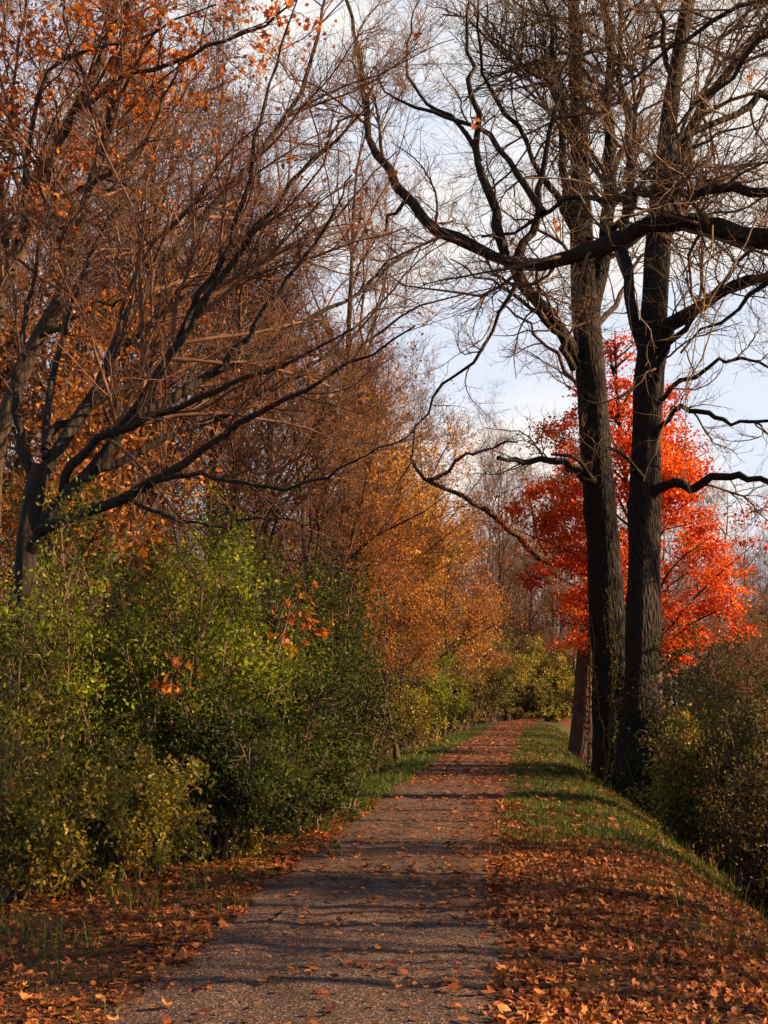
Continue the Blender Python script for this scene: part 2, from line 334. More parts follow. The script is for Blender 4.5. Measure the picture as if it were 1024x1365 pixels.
# ------------------------------------------------------------------ fallen leaves (nobody could count them)
def fallen():
    rng = RNG(5); mb = MB()
    def put(n, s0, s1, y0, y1, size, tpl, dens=None, flat=.32, lift=.018, pw=1.):
        y = y0 + (y1 - y0) * rng.random(n) ** pw
        s = rng.uniform(s0, s1, n)
        if dens is not None:
            k = rng.random(n) < dens(s, y); s = s[k]; y = y[k]
        x = cen(y) + s; z = gz(x, y) + lift + rng.random(len(s)) * .02
        leaves(mb, rng, np.column_stack([x, y, z]), size, tpl, flat)
    patch = lambda s, y: .22 + 1.1 * np.clip(.5 + wob2(s * 3, y * 2.2, 1.), 0, 1)
    for tpl, f in ((MAPLE, .45), (OAK, .3), (OVATE, .25)):
        rb = lambda s, y: patch(s, y) * sstep((s - .94) / .3) * (1 - .85 * sstep((y - 13.8 - .6 * np.sin(s * 2)) / 2.4))
        put(int(50000 * f), .7, 4.6, 4.5, 18, .051, tpl, rb, .85, pw=1.15)
        put(int(2000 * f), .05, .95, 9, 30, .06, tpl, lambda s, y: .9 * sstep(s / .8), .3)
        put(int(23000 * f), -4.2, -.85, 4.5, 21, .051, tpl, lambda s, y: patch(s, y) * sstep((-s - .93) / .35) * (1 - .5 * sstep((y - 16) / 3)), .42, pw=1.15)
        put(int(420 * f), -.95, .9, 5, 12, .06, tpl, None, .25, .034)
        put(int(1300 * f), -.95, .9, 11, 26, .065, tpl, None, .25, .034)
        put(int(1700 * f), 1.0, 4.2, 16, 34, .08, tpl, None, .35, .04)
        put(int(9000 * f), -14, -3.5, 6, 30, .09, tpl, None, .4)
        put(int(4000 * f), 4.4, 12, 6, 30, .09, tpl, None, .4)
    edge = lambda s, y: np.clip(sstep((np.abs(s) - .85) / .28) + .04, 0, 1) * (.4 + .6 * np.clip(.5 + wob2(s * 4, y * 3, 1., 3.), 0, 1))
    put(60000, -3.6, 4.2, 5, 15, .026, SIMPLE, edge, .7, .006, pw=1.3)
    put(2600, -1.3, -.92, 5, 20, .07, OAK, lambda s, y: .2 + .8 * (wob2(s, y * 2.3, 1., 5.) > 0), .4)
    put(2600, .9, 1.3, 5, 20, .07, OVATE, lambda s, y: .2 + .8 * (wob2(s, y * 2.3, 1., 7.) > 0), .4)
    put(6500, -1.0, 1.0, 24, 110, .13, SIMPLE, None, .25, .015)
    put(1500, 1.0, 4., 30, 90, .13, SIMPLE, None, .3, .05)
    o = mb.build('fallen_leaves', M['litter'], smooth=False)
    tag(o, 'red brown and orange fallen leaves scattered over the banks and path', 'fallen leaves', kind='stuff')
fallen()

def make_grass():
    rng = RNG(6); mb = MB()
    def put(n, s0, s1, y0, y1, h, w, dens, pw=1., r0=0.):
        y = y0 + (y1 - y0) * rng.random(n) ** pw; s = rng.uniform(s0, s1, n)
        k = rng.random(n) < dens(s, y); s = s[k]; y = y[k]; n = len(s)
        x = cen(y) + s; p = np.column_stack([x, y, gz(x, y) - .01])
        a = rng.uniform(0, 2 * math.pi, n); hh = h * rng.uniform(.45, 1.3, n) * (.65 + .75 * np.clip(.5 + wob2(s * 5, y * 4, 1., 9.), 0, 1)); ww = w * rng.uniform(.7, 1.3, n)
        side = np.column_stack([np.cos(a), np.sin(a), 0 * a]) * ww[:, None]
        b = rng.uniform(0, 2 * math.pi, n); lean = np.column_stack([np.cos(b), np.sin(b), 0 * b]) * (hh * rng.uniform(.15, .8, n))[:, None]
        up = np.array([0, 0, 1.]) * hh[:, None]
        v = np.stack([p - side, p + side, p + side * .8 + lean * .3 + up * .6, p - side * .8 + lean * .3 + up * .6, p + lean + up * .95], 1)
        o = (np.arange(n) * 5)[:, None]
        mb.add(v.reshape(-1, 3), q=o + np.array([[0, 1, 2, 3]]), t=o + np.array([[3, 2, 4]]), r=np.repeat(r0 + (1 - r0) * rng.random(n), 5))
    clump = lambda s, y: np.clip(.45 + .7 * wob2(s * 2.4, y * 2, 1.3, 1.), .06, 1)
    edge_r = lambda s, y: sstep((s - .95 - .12 * np.sin(y * 2.1)) / .35) * sstep((5. - s) / 1.2)
    edge_l = lambda s, y: sstep((-s - .9 - .1 * np.sin(y * 1.7)) / .25)
    put(60000, .9, 5., 12.5, 30, .085, .0042, lambda s, y: edge_r(s, y) * sstep((y - 13) / 2.5), 1.2)
    put(34000, .9, 4.6, 27, 75, .1, .008, edge_r, 1.3)
    put(15000, .9, 4.6, 5, 14, .07, .003, lambda s, y: edge_r(s, y) * clump(s, y) * .55, 1.1)
    put(22000, -2.6, -.85, 14.5, 32, .09, .0042, lambda s, y: edge_l(s, y) * sstep((y - 14) / 4), 1.2)
    put(16000, -2.8, -.85, 28, 75, .1, .008, edge_l, 1.3)
    put(12000, -3.4, -.85, 5, 16, .075, .003, lambda s, y: edge_l(s, y) * clump(s, y) * .6, 1.1)
    tuft = lambda s, y: (wob2(s * 6, y * 5, 1., 11.) > .15) * .8
    put(5000, 2.2, 4.6, 8, 34, .24, .004, tuft, 1.2, .8)
    put(4000, .95, 3., 14, 40, .15, .004, tuft, 1.2, .75)
    put(5000, -3.2, -.95, 8, 34, .2, .004, tuft, 1.2, .7)
    o = mb.build('grass', M['grass'], smooth=False)
    tag(o, 'short green grass growing on the banks beside the path', 'grass', kind='stuff')
make_grass()

# ------------------------------------------------------------------ trees
def line(pts, d0, d1, K=16, rng=None, wob=0.):
    """limb traced as directions, given a depth that runs from d0 to d1"""
    n = len(pts); L = np.concatenate([[0], np.cumsum(np.hypot(*np.diff(np.array(pts, float), axis=0).T))]); u = L / L[-1]
    P = resample([at(px, py, d0 + (d1 - d0) * t) for (px, py), t in zip(pts, u)], K)
    if rng is not None and wob:
        w = rng.normal(size=(K, 3)) * wob; w[0] = 0; P = P + w
    return P

def hero(name, label, cat, base, trunk, limbs, seed, barkm, twigm, lv, leaf=None, group=None, S0=12, extra=None):
    """trunk: (P, R) ; limbs: list of (P, r0, r1) ; lv: list of dicts for kids()"""
    rng = RNG(seed)
    root = thing(name, label, cat, base, group); og = np.asarray(base, float)
    tp, tr = trunk
    mb = MB(); bole(mb, tp, tr, S0 * 2, seed)
    tro = mb.build('trunk', barkm, root, origin=og)
    P = []; R = []
    for (lp, r0, r1) in limbs:
        K = len(lp); rr = r0 + (r1 - r0) * np.linspace(0, 1, K) ** .8
        rr = rr * (1 + .08 * rng.normal(size=K))
        m2 = MB(); tubes(m2, lp, rr, 8 if r0 > .03 else 6)
        lo = m2.build('limb', barkm, None); lo.parent = tro
        me = lo.data; v = np.empty(len(me.vertices) * 3, np.float32); me.vertices.foreach_get('co', v); v = v.reshape(-1, 3) - og.astype(np.float32); me.vertices.foreach_set('co', v.ravel())
        P.append(resample(lp, 16)); R.append(np.interp(np.linspace(0, 1, 16), np.linspace(0, 1, K), rr))
    if extra: P.append(resample(extra[0], 16)); R.append(np.linspace(extra[1], extra[2], 16))
    P = np.array(P); R = np.array(R)
    cr = MB(); last = None
    allP = (P, R)
    for j, kw in enumerate(lv):
        kw = dict(kw); S = kw.pop('S', 3); src = kw.pop('src', None)
        Q, RR = kids(rng, *(allP if src != 'all' else allP), **kw)
        tubes(cr, Q, RR, S)
        allP = (Q, RR); last = Q
    cro = cr.build('crown', twigm, root, origin=og)
    if leaf:
        lm = MB()
        for (n, size, tpl, mat_) in leaf:
            c = np.repeat(pts_on(rng, last, max(1, n // 6), (.5, 1.), .02), 6, 0); c = c + rng.normal(size=c.shape) * np.array([.1, .1, .07])
            leaves(lm, rng, c, size, tpl)
        lo = lm.build('leaves', leaf[0][3], None, smooth=False); lo.parent = cro
        me = lo.data; v = np.empty(len(me.vertices) * 3, np.float32); me.vertices.foreach_get('co', v); v = v.reshape(-1, 3) - og.astype(np.float32); me.vertices.foreach_set('co', v.ravel())
    return root

def bole(mb, P, R, S, seed):
    rng = RNG(seed + 900); K = 72
    Q = resample(np.column_stack([P, R]), K); P = Q[:, :3]; R = np.maximum(Q[:, 3], .01)
    an = np.arange(S) * 2 * math.pi / S; h = np.concatenate([[0], np.cumsum(np.linalg.norm(np.diff(P, axis=0), axis=1))])
    T = norm(np.gradient(P, axis=0)); ref = np.array([[0, 1., 0]]); U = norm(np.cross(np.broadcast_to(ref, T.shape), T)); V = np.cross(T, U)
    f = np.ones((K, S)); ph = rng.uniform(0, 6.28, 4)
    A, H = np.meshgrid(an, h)
    f += .045 * np.sin(3 * A + ph[0] + .35 * H) + .03 * np.sin(5 * A + ph[1] - .6 * H) + .02 * np.sin(2 * A + 1.9 * H + ph[2]) + .012 * rng.normal(size=(K, S))
    f += (.34 * np.clip(np.sin(4 * A + ph[3]), 0, 1) + .12) * np.exp(-H / .55)
    for k in range(9):
        a0 = rng.uniform(0, 6.28); h0 = rng.uniform(.6, h[-1] * .6); da = (A - a0 + math.pi) % (2 * math.pi) - math.pi
        f += rng.uniform(.1, .22) * np.exp(-(da / .38) ** 2 - ((H - h0) / .2) ** 2)
    v = P[:, None, :] + (np.cos(an)[None, :, None] * U[:, None, :] + np.sin(an)[None, :, None] * V[:, None, :]) * (R[:, None] * f)[:, :, None]
    idx = np.arange(K * S).reshape(K, S); a = idx[:-1]; b = idx[1:]
    mb.add(v.reshape(-1, 3), q=np.stack([a, np.roll(a, -1, 1), np.roll(b, -1, 1), b], -1).reshape(-1, 4))

def trunk_arr(pts, d, radii, flare=.5, K=22, base_z=None, seed=0):
    P = line(pts, d, d, K)
    P[0, 2] = min(P[0, 2], float(gz(P[0, 0], P[0, 1])) - .35)
    R = np.interp(np.linspace(0, 1, K), np.linspace(0, 1, len(radii)), radii)
    R = R * (1 + flare * np.exp(-np.linspace(0, 1, K) * 26)) * (1 + .035 * RNG(seed).normal(size=K))
    return P, R

# --- the twin old trees on the right bank
D = 30.
lpts = [(822, 1040), (818, 960), (812, 860), (806, 740), (796, 620), (788, 500), (781, 420), (776, 340), (772, 240), (768, 120), (764, 0), (758, -140), (752, -260)]
tr = trunk_arr(lpts, D, [.45, .44, .42, .40, .38, .36, .33, .23, .18, .15, .12, .08, .03], .45, 28, seed=1)
ll = [
    (line([(784, 440), (800, 370), (810, 300), (815, 200), (812, 100), (804, 0), (800, -120), (790, -230)], D, D + .6, 20, RNG(1), .05), .25, .03),
    (line([(772, 488), (748, 440), (715, 400), (692, 372), (690, 352)], D, D - 2.0, 12), .2, .15),
    (line([(768, 300), (752, 220), (748, 120), (730, 20), (700, -90)], D, D - 1.5, 16, RNG(2), .06), .13, .02),
    (line([(765, 492), (750, 455), (725, 425), (690, 400), (665, 380), (640, 366), (600, 345)], D - .3, D - 3, 16, RNG(3), .05), .1, .015),
    (line([(796, 645), (775, 632), (745, 616), (715, 612), (690, 614), (664, 611)], D - .2, D - 2.6, 14, RNG(4), .03), .12, .05),
    (line([(790, 640), (770, 612), (752, 607), (735, 606)], D - .4, D - 2, 8), .07, .03),
    (line([(776, 330), (735, 250), (700, 180), (655, 120), (640, 40), (650, -50)], D, D - 3, 16, RNG(5), .07), .11, .015),
    (line([(815, 240), (840, 170), (858, 100), (880, 20), (890, -60)], D, D + 2, 14, RNG(6), .06), .1, .015),
    (line([(808, 330), (850, 250), (905, 205), (960, 180), (1040, 150)], D, D - 3, 16, RNG(61), .07), .1, .015),
    (line([(770, 200), (735, 120), (680, 60), (640, 10), (600, -30)], D, D + 1.5, 14, RNG(7), .07), .08, .012),
]
bigLV = [dict(n=95, t=(.12, 1.), ang=(30, 75), lr=(.32, .7), K=10, wob=.22, up=.04, rr=.55, S=5, lmax=5.5, lmin=1.2),
         dict(n=1250, t=(.2, 1.), ang=(25, 65), lr=(.3, .65), K=8, wob=.17, up=.05, S=4, lmax=2.6, rmin=.007),
         dict(n=8200, t=(.2, 1.), ang=(25, 65), lr=(.35, .75), K=5, wob=.13, up=.02, S=3, lmax=1.3, rmin=.005, lmin=.25)]
hero('old_tree', 'thick dark ridged trunk of old bare tree, the twin nearer the path, forking high up', 'tree', (tr[0][0][0], tr[0][0][1], float(gz(tr[0][0][0], D))), tr, ll, 11, M['bark_old'], M['twig_dark'], bigLV, group='old bare trees on the bank', S0=18)

D = 28.
rpts = [(848, 1060), (852, 980), (856, 880), (858, 760), (859, 660), (862, 560), (868, 470), (874, 400), (880, 300), (888, 200), (900, 100), (918, 0), (938, -130), (950, -260)]
tr = trunk_arr(rpts, D, [.42, .40, .38, .365, .35, .34, .33, .29, .22, .19, .16, .13, .08, .03], .5, 28, seed=2)
rl = [
    (line([(872, 478), (890, 440), (935, 405), (985, 380), (1040, 360), (1110, 330)], D, D - 4, 16, RNG(11), .05), .22, .06),
    (line([(868, 520), (885, 470), (920, 430), (945, 395), (985, 350), (1035, 290)], D - .2, D - 3, 16, RNG(12), .05), .1, .03),
    (line([(884, 300), (900, 230), (930, 150), (972, 90), (1030, 30), (1080, -30)], D, D - 2, 16, RNG(13), .06), .2, .05),
    (line([(870, 660), (885, 652), (905, 640), (925, 656), (945, 637), (975, 634), (1010, 640), (1060, 655)], D - .2, D - 2.4, 18, RNG(14), .03), .13, .05),
    (line([(870, 590), (886, 562), (905, 544), (930, 549), (955, 553), (972, 564), (1000, 560), (1050, 566)], D - .2, D - 2, 18, RNG(15), .03), .085, .03),
    (line([(866, 545), (900, 512), (930, 500), (965, 478), (1005, 484), (1050, 500)], D - .2, D - 3.2, 16, RNG(16), .05), .075, .02),
    (line([(858, 470), (842, 400), (835, 330), (838, 230), (830, 120), (826, 0), (820, -120)], D, D + 1, 18, RNG(17), .06), .16, .03),
    (line([(900, 110), (880, 40), (860, -40), (850, -130)], D, D - 1, 10, RNG(18), .05), .09, .02),
    (line([(860, 640), (840, 615), (822, 600), (812, 596)], D - .3, D - 1.2, 8), .06, .03),
    (line([(880, 330), (930, 260), (985, 235), (1050, 200)], D, D - 2, 14, RNG(19), .06), .1, .02),
]
hero('old_tree', 'thick dark trunk of old bare tree, the twin farther from the path with straight bole', 'tree', (tr[0][0][0], D, float(gz(tr[0][0][0], D))), tr, rl, 12, M['bark_old'], M['twig_dark'], bigLV, group='old bare trees on the bank', S0=18)

# --- third old trunk behind them, lit along its edge, with a long low limb over the path
D = 44.
tr = trunk_arr([(779, 985), (783, 930), (788, 870), (793, 800), (798, 700), (794, 560), (784, 430), (778, 280), (776, 140), (774, 20)], D, [.5, .48, .46, .44, .42, .38, .33, .25, .15, .05], .3, 24, seed=3)
tl = [
    (line([(792, 770), (765, 748), (738, 752), (715, 738), (690, 715), (660, 690), (630, 668), (598, 652), (570, 640), (548, 610)], D, D - 6, 22, RNG(21), .05), .21, .05),
    (line([(570, 640), (600, 625), (620, 606), (650, 600), (690, 588)], D - 5.5, D - 6, 10, RNG(22), .05), .07, .03),
    (line([(748, 745), (725, 735), (712, 690), (705, 650)], D - 1.3, D - 2.3, 10, RNG(23), .04), .08, .03),
    (line([(795, 600), (760, 500), (700, 430), (660, 400)], D, D + 3, 14, RNG(24), .08), .14, .03),
    (line([(787, 460), (850, 350), (920, 260)], D, D + 3, 14, RNG(25), .08), .14, .03),
]
hero('old_tree', 'half hidden old trunk behind the twin trees, reaching one long low limb over path', 'tree', (tr[0][0][0], D, float(gz(tr[0][0][0], D))), tr, tl, 13, M['bark_red'], M['twig'],
     [dict(n=36, t=(.15, 1.), ang=(30, 75), lr=(.2, .42), K=8, wob=.22, up=.07, S=4, lmax=3.5),
      dict(n=300, lr=(.3, .6), K=6, wob=.2, S=3, rmin=.008), dict(n=1300, lr=(.35, .7), K=5, wob=.2, S=3, rmin=.006, lmin=.3)], group='old bare trees on the bank', S0=16)

# --- the overhanging tree at the right: its trunk stands beside the view and its limbs cross it
D = 20.
tr = trunk_arr([(1210, 1180), (1200, 1000), (1190, 800), (1180, 600), (1172, 400), (1165, 200), (1160, 0), (1155, -150)], D, [.5, .48, .45, .42, .36, .28, .2, .1], .5, 22, seed=4)
ol = [
    (line([(1175, 420), (1110, 350), (1050, 322), (1000, 315), (950, 300), (905, 294), (860, 300), (822, 325), (780, 338), (735, 348), (690, 352), (650, 335), (610, 318), (575, 300), (545, 268), (515, 225), (495, 190), (485, 120), (478, 60), (465, 0)], D, D + 3, 36, RNG(31), .035), .25, .035),
    (line([(700, 352), (672, 345), (664, 300), (652, 260), (640, 225), (634, 180), (628, 100), (622, 0)], D + 1.65, D + 2., 18, RNG(32), .04), .12, .025),
    (line([(640, 215), (610, 165), (575, 145), (555, 120), (540, 80), (548, 30), (560, 0)], D + 1.85, D + 2.6, 16, RNG(33), .04), .06, .015),
    (line([(724, 284), (702, 250), (670, 200), (635, 172), (600, 160), (560, 145), (520, 125), (500, 90)], D + 1.15, D + 2.2, 16, RNG(34), .04), .08, .018),
    (line([(1172, 330), (1100, 270), (1030, 255), (985, 258), (930, 262), (875, 260), (820, 262), (760, 268), (720, 285), (680, 310), (640, 318)], D, D + 1.5, 22, RNG(35), .05), .16, .02),
    (line([(1170, 300), (1090, 180), (1024, 128), (985, 150), (940, 165), (900, 195), (860, 230)], D, D - 1, 18, RNG(36), .05), .13, .03),
    (line([(1168, 250), (1100, 110), (1024, 48), (990, 85), (955, 115), (930, 130), (900, 160), (885, 200)], D, D + 1, 18, RNG(37), .05), .13, .02),
    (line([(1168, 200), (1090, 40), (1010, 0), (900, 60), (850, 110), (800, 150), (740, 160)], D, D + 2, 18, RNG(38), .06), .1, .015),
    (line([(690, 345), (715, 290), (730, 200), (745, 120), (760, 60)], D + 1.7, D + 1, 14, RNG(39), .05), .09, .02),
    (line([(1176, 440), (1110, 400), (1030, 375), (970, 420), (930, 450), (905, 470)], D, D + 1, 14, RNG(40), .04), .09, .02),
    (line([(545, 268), (520, 290), (500, 320), (480, 345)], D + 2.3, D + 2.7, 10, RNG(41), .04), .05, .012),
    (line([(690, 352), (680, 392), (640, 470), (585, 520), (560, 560), (545, 620), (525, 660)], D + 1.7, D + 3, 16, RNG(42), .05), .05, .01),
]
over = hero('overhanging_tree', 'bare tree standing beside the right bank, its thick crooked limb arching across the lane', 'tree', (tr[0][0][0], D, float(gz(tr[0][0][0], D))), tr, ol, 14, M['bark'], M['twig_dark'],
     [dict(n=120, t=(.12, 1.), ang=(30, 75), lr=(.16, .36), K=9, wob=.24, up=.05, rr=.5, S=5, lmax=3.),
      dict(n=1350, t=(.12, 1.), ang=(25, 65), lr=(.3, .6), K=7, wob=.17, up=.05, S=3, lmax=1.6, rmin=.005),
      dict(n=6000, t=(.1, 1.), ang=(25, 65), lr=(.35, .7), K=5, wob=.13, S=3, lmax=.9, rmin=.0035, lmin=.2)],
     leaf=[(60, .12, MAPLE, M['orange'])], S0=16)
for k, (pts, d0) in enumerate([
    ([(965, 400), (948, 440), (930, 490), (905, 530), (885, 570), (870, 605), (858, 640)], 19.),
    ([(950, 300), (943, 370), (935, 430), (920, 480), (915, 560), (912, 650)], 19.3),
    ([(1010, 290), (985, 340), (950, 400), (925, 440), (905, 490)], 18.8),
    ([(700, 238), (760, 240), (812, 246), (870, 240), (925, 228), (955, 210)], 19.),
    ([(760, 250), (800, 290), (850, 285), (890, 272), (930, 268)], 19.),
    ([(845, 380), (850, 420), (870, 440), (862, 480), (876, 520)], 19.6),
    ([(930, 330), (900, 370), (850, 350), (838, 400), (846, 470)], 20.),
    ([(660, 370), (650, 440), (600, 480), (560, 500)], 21.5)]):
    sh = MB(); P = line(pts, d0, d0 + .6, 14, RNG(50 + k), .02); tubes(sh, P, np.linspace(.015, .005, 14), 5)
    Q, RR = kids(RNG(70 + k), P[None], np.full((1, 14), .012), 14, lr=(.12, .3), K=6, wob=.25, up=-.05, rmin=.005); tubes(sh, Q, RR, 4)
    so = sh.build('shoot', M['shoot'], over, origin=np.array(over.location)); so['label'] = 'pale sunlit shoot hanging from the dark limbs'

# --- the many stemmed spreading tree behind the green shrubs on the left
D = 15.
gz_b = float(gz(at(35, 800, D)[0], D))
trp = line([(34, 1010), (33, 880), (35, 745), (44, 672), (56, 620)], D, D, 16); trp[0, 2] = gz_b - .05
sl = [
    ([(52, 640), (88, 584), (111, 543), (141, 491), (155, 447), (187, 400), (217, 352), (285, 275), (345, 205), (400, 125), (428, 20), (445, -60)], D, D + 1.5, .10, .012),
    ([(44, 720), (60, 692), (97, 649), (132, 622), (158, 584), (182, 552), (205, 505), (234, 467), (264, 417), (296, 372), (345, 302), (400, 232), (460, 172), (500, 130)], D, D - 1, .11, .012),
    ([(84, 662), (92, 626), (100, 608), (140, 578), (176, 567), (217, 549), (264, 532), (310, 510), (360, 496), (420, 465), (475, 436)], D, D - 2, .075, .01),
    ([(182, 552), (223, 532), (258, 511), (300, 485), (341, 470), (376, 446), (417, 423), (464, 397), (505, 367), (534, 344), (566, 326)], D - .4, D + 1, .075, .01),
    ([(40, 735), (62, 700), (117, 683), (164, 666), (205, 643), (240, 622), (296, 581), (338, 549), (397, 523), (441, 499), (482, 476), (517, 455), (555, 439)], D - .3, D - 2, .085, .01),
    ([(60, 600), (70, 575), (123, 540), (164, 517), (205, 500), (260, 470), (310, 430), (350, 405)], D, D + 2, .06, .01),
    ([(130, 625), (158, 614), (199, 596), (240, 573), (285, 560), (338, 534), (388, 505), (429, 476), (476, 435), (510, 404)], D - .3, D + .6, .06, .01),
    ([(215, 640), (262, 632), (305, 638), (352, 648), (397, 648), (441, 631), (476, 611), (520, 594), (560, 570)], D - 1.2, D - 2.4, .035, .007),
    ([(50, 650), (20, 560), (25, 480), (38, 400), (60, 300), (90, 200)], D, D + 1, .07, .012),
    ([(62, 612), (64, 540), (78, 470), (100, 400), (125, 330), (180, 250), (230, 180)], D, D + 2, .06, .012),
    ([(234, 467), (262, 400), (300, 340), (330, 250), (345, 160), (370, 80), (400, -20)], D - .3, D - 1, .05, .01),
    ([(141, 491), (190, 440), (250, 395), (330, 350), (420, 310), (480, 250), (530, 200)], D, D + 1.5, .05, .009),
    ([(300, 485), (350, 420), (400, 350), (440, 290), (470, 230)], D - .4, D - 1, .045, .009),
    ([(164, 666), (230, 690), (290, 700), (345, 690), (420, 700)], D - .8, D - 2, .03, .007),
]
limbs = [(line(p, a, b, 20, RNG(100 + i), .02), r0, r1) for i, (p, a, b, r0, r1) in enumerate(sl)]
hero('spreading_tree', 'dark bare tree behind the shrubs, splitting low into many limbs fanned towards the path', 'tree', (trp[0][0], D, gz_b), (trp, np.array([.19] * 2 + list(np.linspace(.165, .12, 14)))), limbs, 15, M['bark'], M['twig'],
     [dict(n=130, t=(.2, 1.), ang=(18, 50), lr=(.22, .5), K=9, wob=.13, up=.03, S=5, lmax=2.8),
      dict(n=1100, t=(.15, 1.), ang=(20, 55), lr=(.3, .6), K=7, wob=.16, up=.03, S=3, lmax=1.5, rmin=.0035),
      dict(n=6000, t=(.1, 1.), ang=(20, 60), lr=(.35, .7), K=5, wob=.18, up=.02, S=3, lmax=.8, rmin=.0026, lmin=.15)],
     leaf=[(260, .085, MAPLE, M['rust'])], S0=12)

# --- two leaning orange leaved trees at the left edge
def leaner(label, pts, limbs, d, r0, seed, nleaf):
    x0 = at(pts[0][0], pts[0][1], d)[0]; zb = float(gz(x0, d))
    P = line(pts, d, d + 1.2, 24); P[0, 2] = zb - .05
    R = np.linspace(r0, r0 * .25, 24)
    hero('orange_tree', label, 'tree', (P[0][0], d, zb), (P, R), [(line(p, a, b, 16, RNG(seed + i), .03), q, .012) for i, (p, a, b, q) in enumerate(limbs)], seed, M['bark_wood'], M['twig'],
         [dict(n=60, t=(.1, 1.), ang=(30, 65), lr=(.22, .5), K=8, wob=.15, up=.02, S=4, lmax=2.4),
          dict(n=420, lr=(.3, .6), K=6, wob=.18, S=3, lmax=1.2, rmin=.004), dict(n=1900, lr=(.35, .7), K=5, wob=.18, S=3, lmax=.7, rmin=.003, lmin=.15)],
         leaf=[(nleaf, .1, MAPLE, M['orange'])], group='orange leaved trees leaning over the shrubs', extra=(P[8:], R[8], R[-1]))
leaner('grey trunked leaning tree with ragged orange leaves, nearest the path of its pair', [(-30, 1000), (-16, 760), (-4, 600), (29, 502), (53, 447), (88, 380), (115, 270), (140, 190), (165, 65), (178, -40), (190, -150)],
       [([(53, 447), (110, 420), (150, 400), (200, 390)], 16.5, 15.5, .05), ([(100, 340), (60, 260), (20, 200), (-20, 150)], 16.7, 16, .05), ([(120, 250), (170, 215), (215, 150), (240, 80)], 16.9, 16, .05), ([(140, 190), (110, 110), (90, 30), (70, -40)], 17, 16.5, .045)], 16.4, .16, 200, 1700)
leaner('grey leaning tree with orange leaves and two long upper limbs, farthest left', [(-90, 1000), (-70, 760), (-40, 560), (-5, 420), (15, 360), (45, 280), (75, 200), (115, 120), (145, 50), (160, -40), (175, -140)],
       [([(75, 195), (100, 150), (120, 135), (165, 105), (230, 80), (300, 55), (350, 35), (395, -5)], 17.5, 15.5, .06), ([(30, 320), (40, 180), (55, 120), (80, 85), (165, 55), (230, 30), (290, 5)], 17.3, 16, .055), ([(15, 360), (5, 250), (20, 100), (32, 0), (40, -80)], 17.5, 18, .06), ([(45, 280), (110, 250), (150, 240), (190, 260)], 17.6, 17, .04)], 17.3, .18, 230, 2300)

# --- bare trees of the wood
def wood_variant(seed, h, r, n1, ang, lr, up, leafset=None, wob=.12, nt=(26, 230, 1700, 6200)):
    """one bare tree at the origin: returns trunk, crown and leaf meshes"""
    rng = RNG(seed)
    k = 14; zz = np.linspace(0, 1, k)
    P = np.column_stack([np.cumsum(rng.normal(size=k)) * .1, np.cumsum(rng.normal(size=k)) * .1, zz * h]); P[:, :2] -= P[0, :2]
    R = r * (1 - .93 * zz ** .9) * (1 + .5 * np.exp(-zz * 25))
    mb = MB(); tubes(mb, P, R, 9)
    cr = MB()
    A = kids(rng, P[None], R[None], nt[0], t=n1, ang=ang, lr=lr, K=10, wob=wob, up=up, rr=.6, tip=.2); tubes(mb, *A, 6)
    both = A
    B = kids(rng, *both, nt[1], t=(.2, 1), ang=(25, 55), lr=(.25, .55), K=8, wob=wob * 1.2, up=up); tubes(cr, *B, 4)
    C = kids(rng, *B, nt[2], t=(.12, 1), ang=(25, 60), lr=(.3, .6), K=6, wob=.17, up=up * .6, rmin=.007); tubes(cr, *C, 3)
    E = kids(rng, *C, nt[3], t=(.1, 1), ang=(25, 60), lr=(.4, .8), K=4, wob=.17, up=.02, rmin=.0055, lmin=.25); tubes(cr, *E, 3)
    lm = None
    if leafset:
        lm = MB()
        # leaves sit in sprays along some of the twigs, the others are bare
        n, size, cluster = leafset
        tips = pts_on(rng, E[0], max(1, n // cluster), (.4, 1.), .02)
        c = np.repeat(tips, cluster, 0) + rng.normal(size=(len(tips) * cluster, 3)) * np.array([.22, .22, .13])
        leaves(lm, rng, c, size, SIMPLE)
    return mb, cr, lm

VAR = {}
def variant(key, *a, bark='bark_wood', leafm=None, **kw):
    mb, cr, lm = wood_variant(*a, **kw)
    root = thing('bare_tree' if lm is None or leafm == 'rust' else 'autumn_tree', 'x', 'tree', (0, 0, 0))
    mb.build('trunk', M[bark], root); c = cr.build('crown', M['twig'], root)
    if lm is not None: lm.build('leaves', M[leafm], c, smooth=False)
    VAR[key] = [root, False]
variant('tall', 301, 18., .15, (.28, .98), (25, 50), (.22, .42), .1)
variant('broad', 302, 16., .15, (.22, .95), (40, 70), (.28, .5), .06, leafset=(1500, .1, 6), leafm='rust')
variant('slim', 303, 15., .11, (.2, .98), (25, 45), (.16, .3), .1, nt=(24, 180, 1300, 4600))
variant('pole', 307, 15., .13, (.45, .98), (25, 45), (.14, .3), .1, nt=(12, 70, 380, 900))
variant('rusty', 304, 17., .14, (.2, .97), (30, 60), (.25, .45), .07, leafset=(5200, .11, 8), leafm='rust')
variant('gold', 305, 12., .13, (.12, .97), (35, 70), (.25, .45), .05, leafset=(7600, .12, 9), leafm='gold', nt=(26, 200, 1200, 3600))
variant('amber', 306, 9., .1, (.28, .97), (35, 75), (.26, .46), .06, leafset=(5600, .12, 9), leafm='apricot', nt=(24, 180, 1000, 3000))

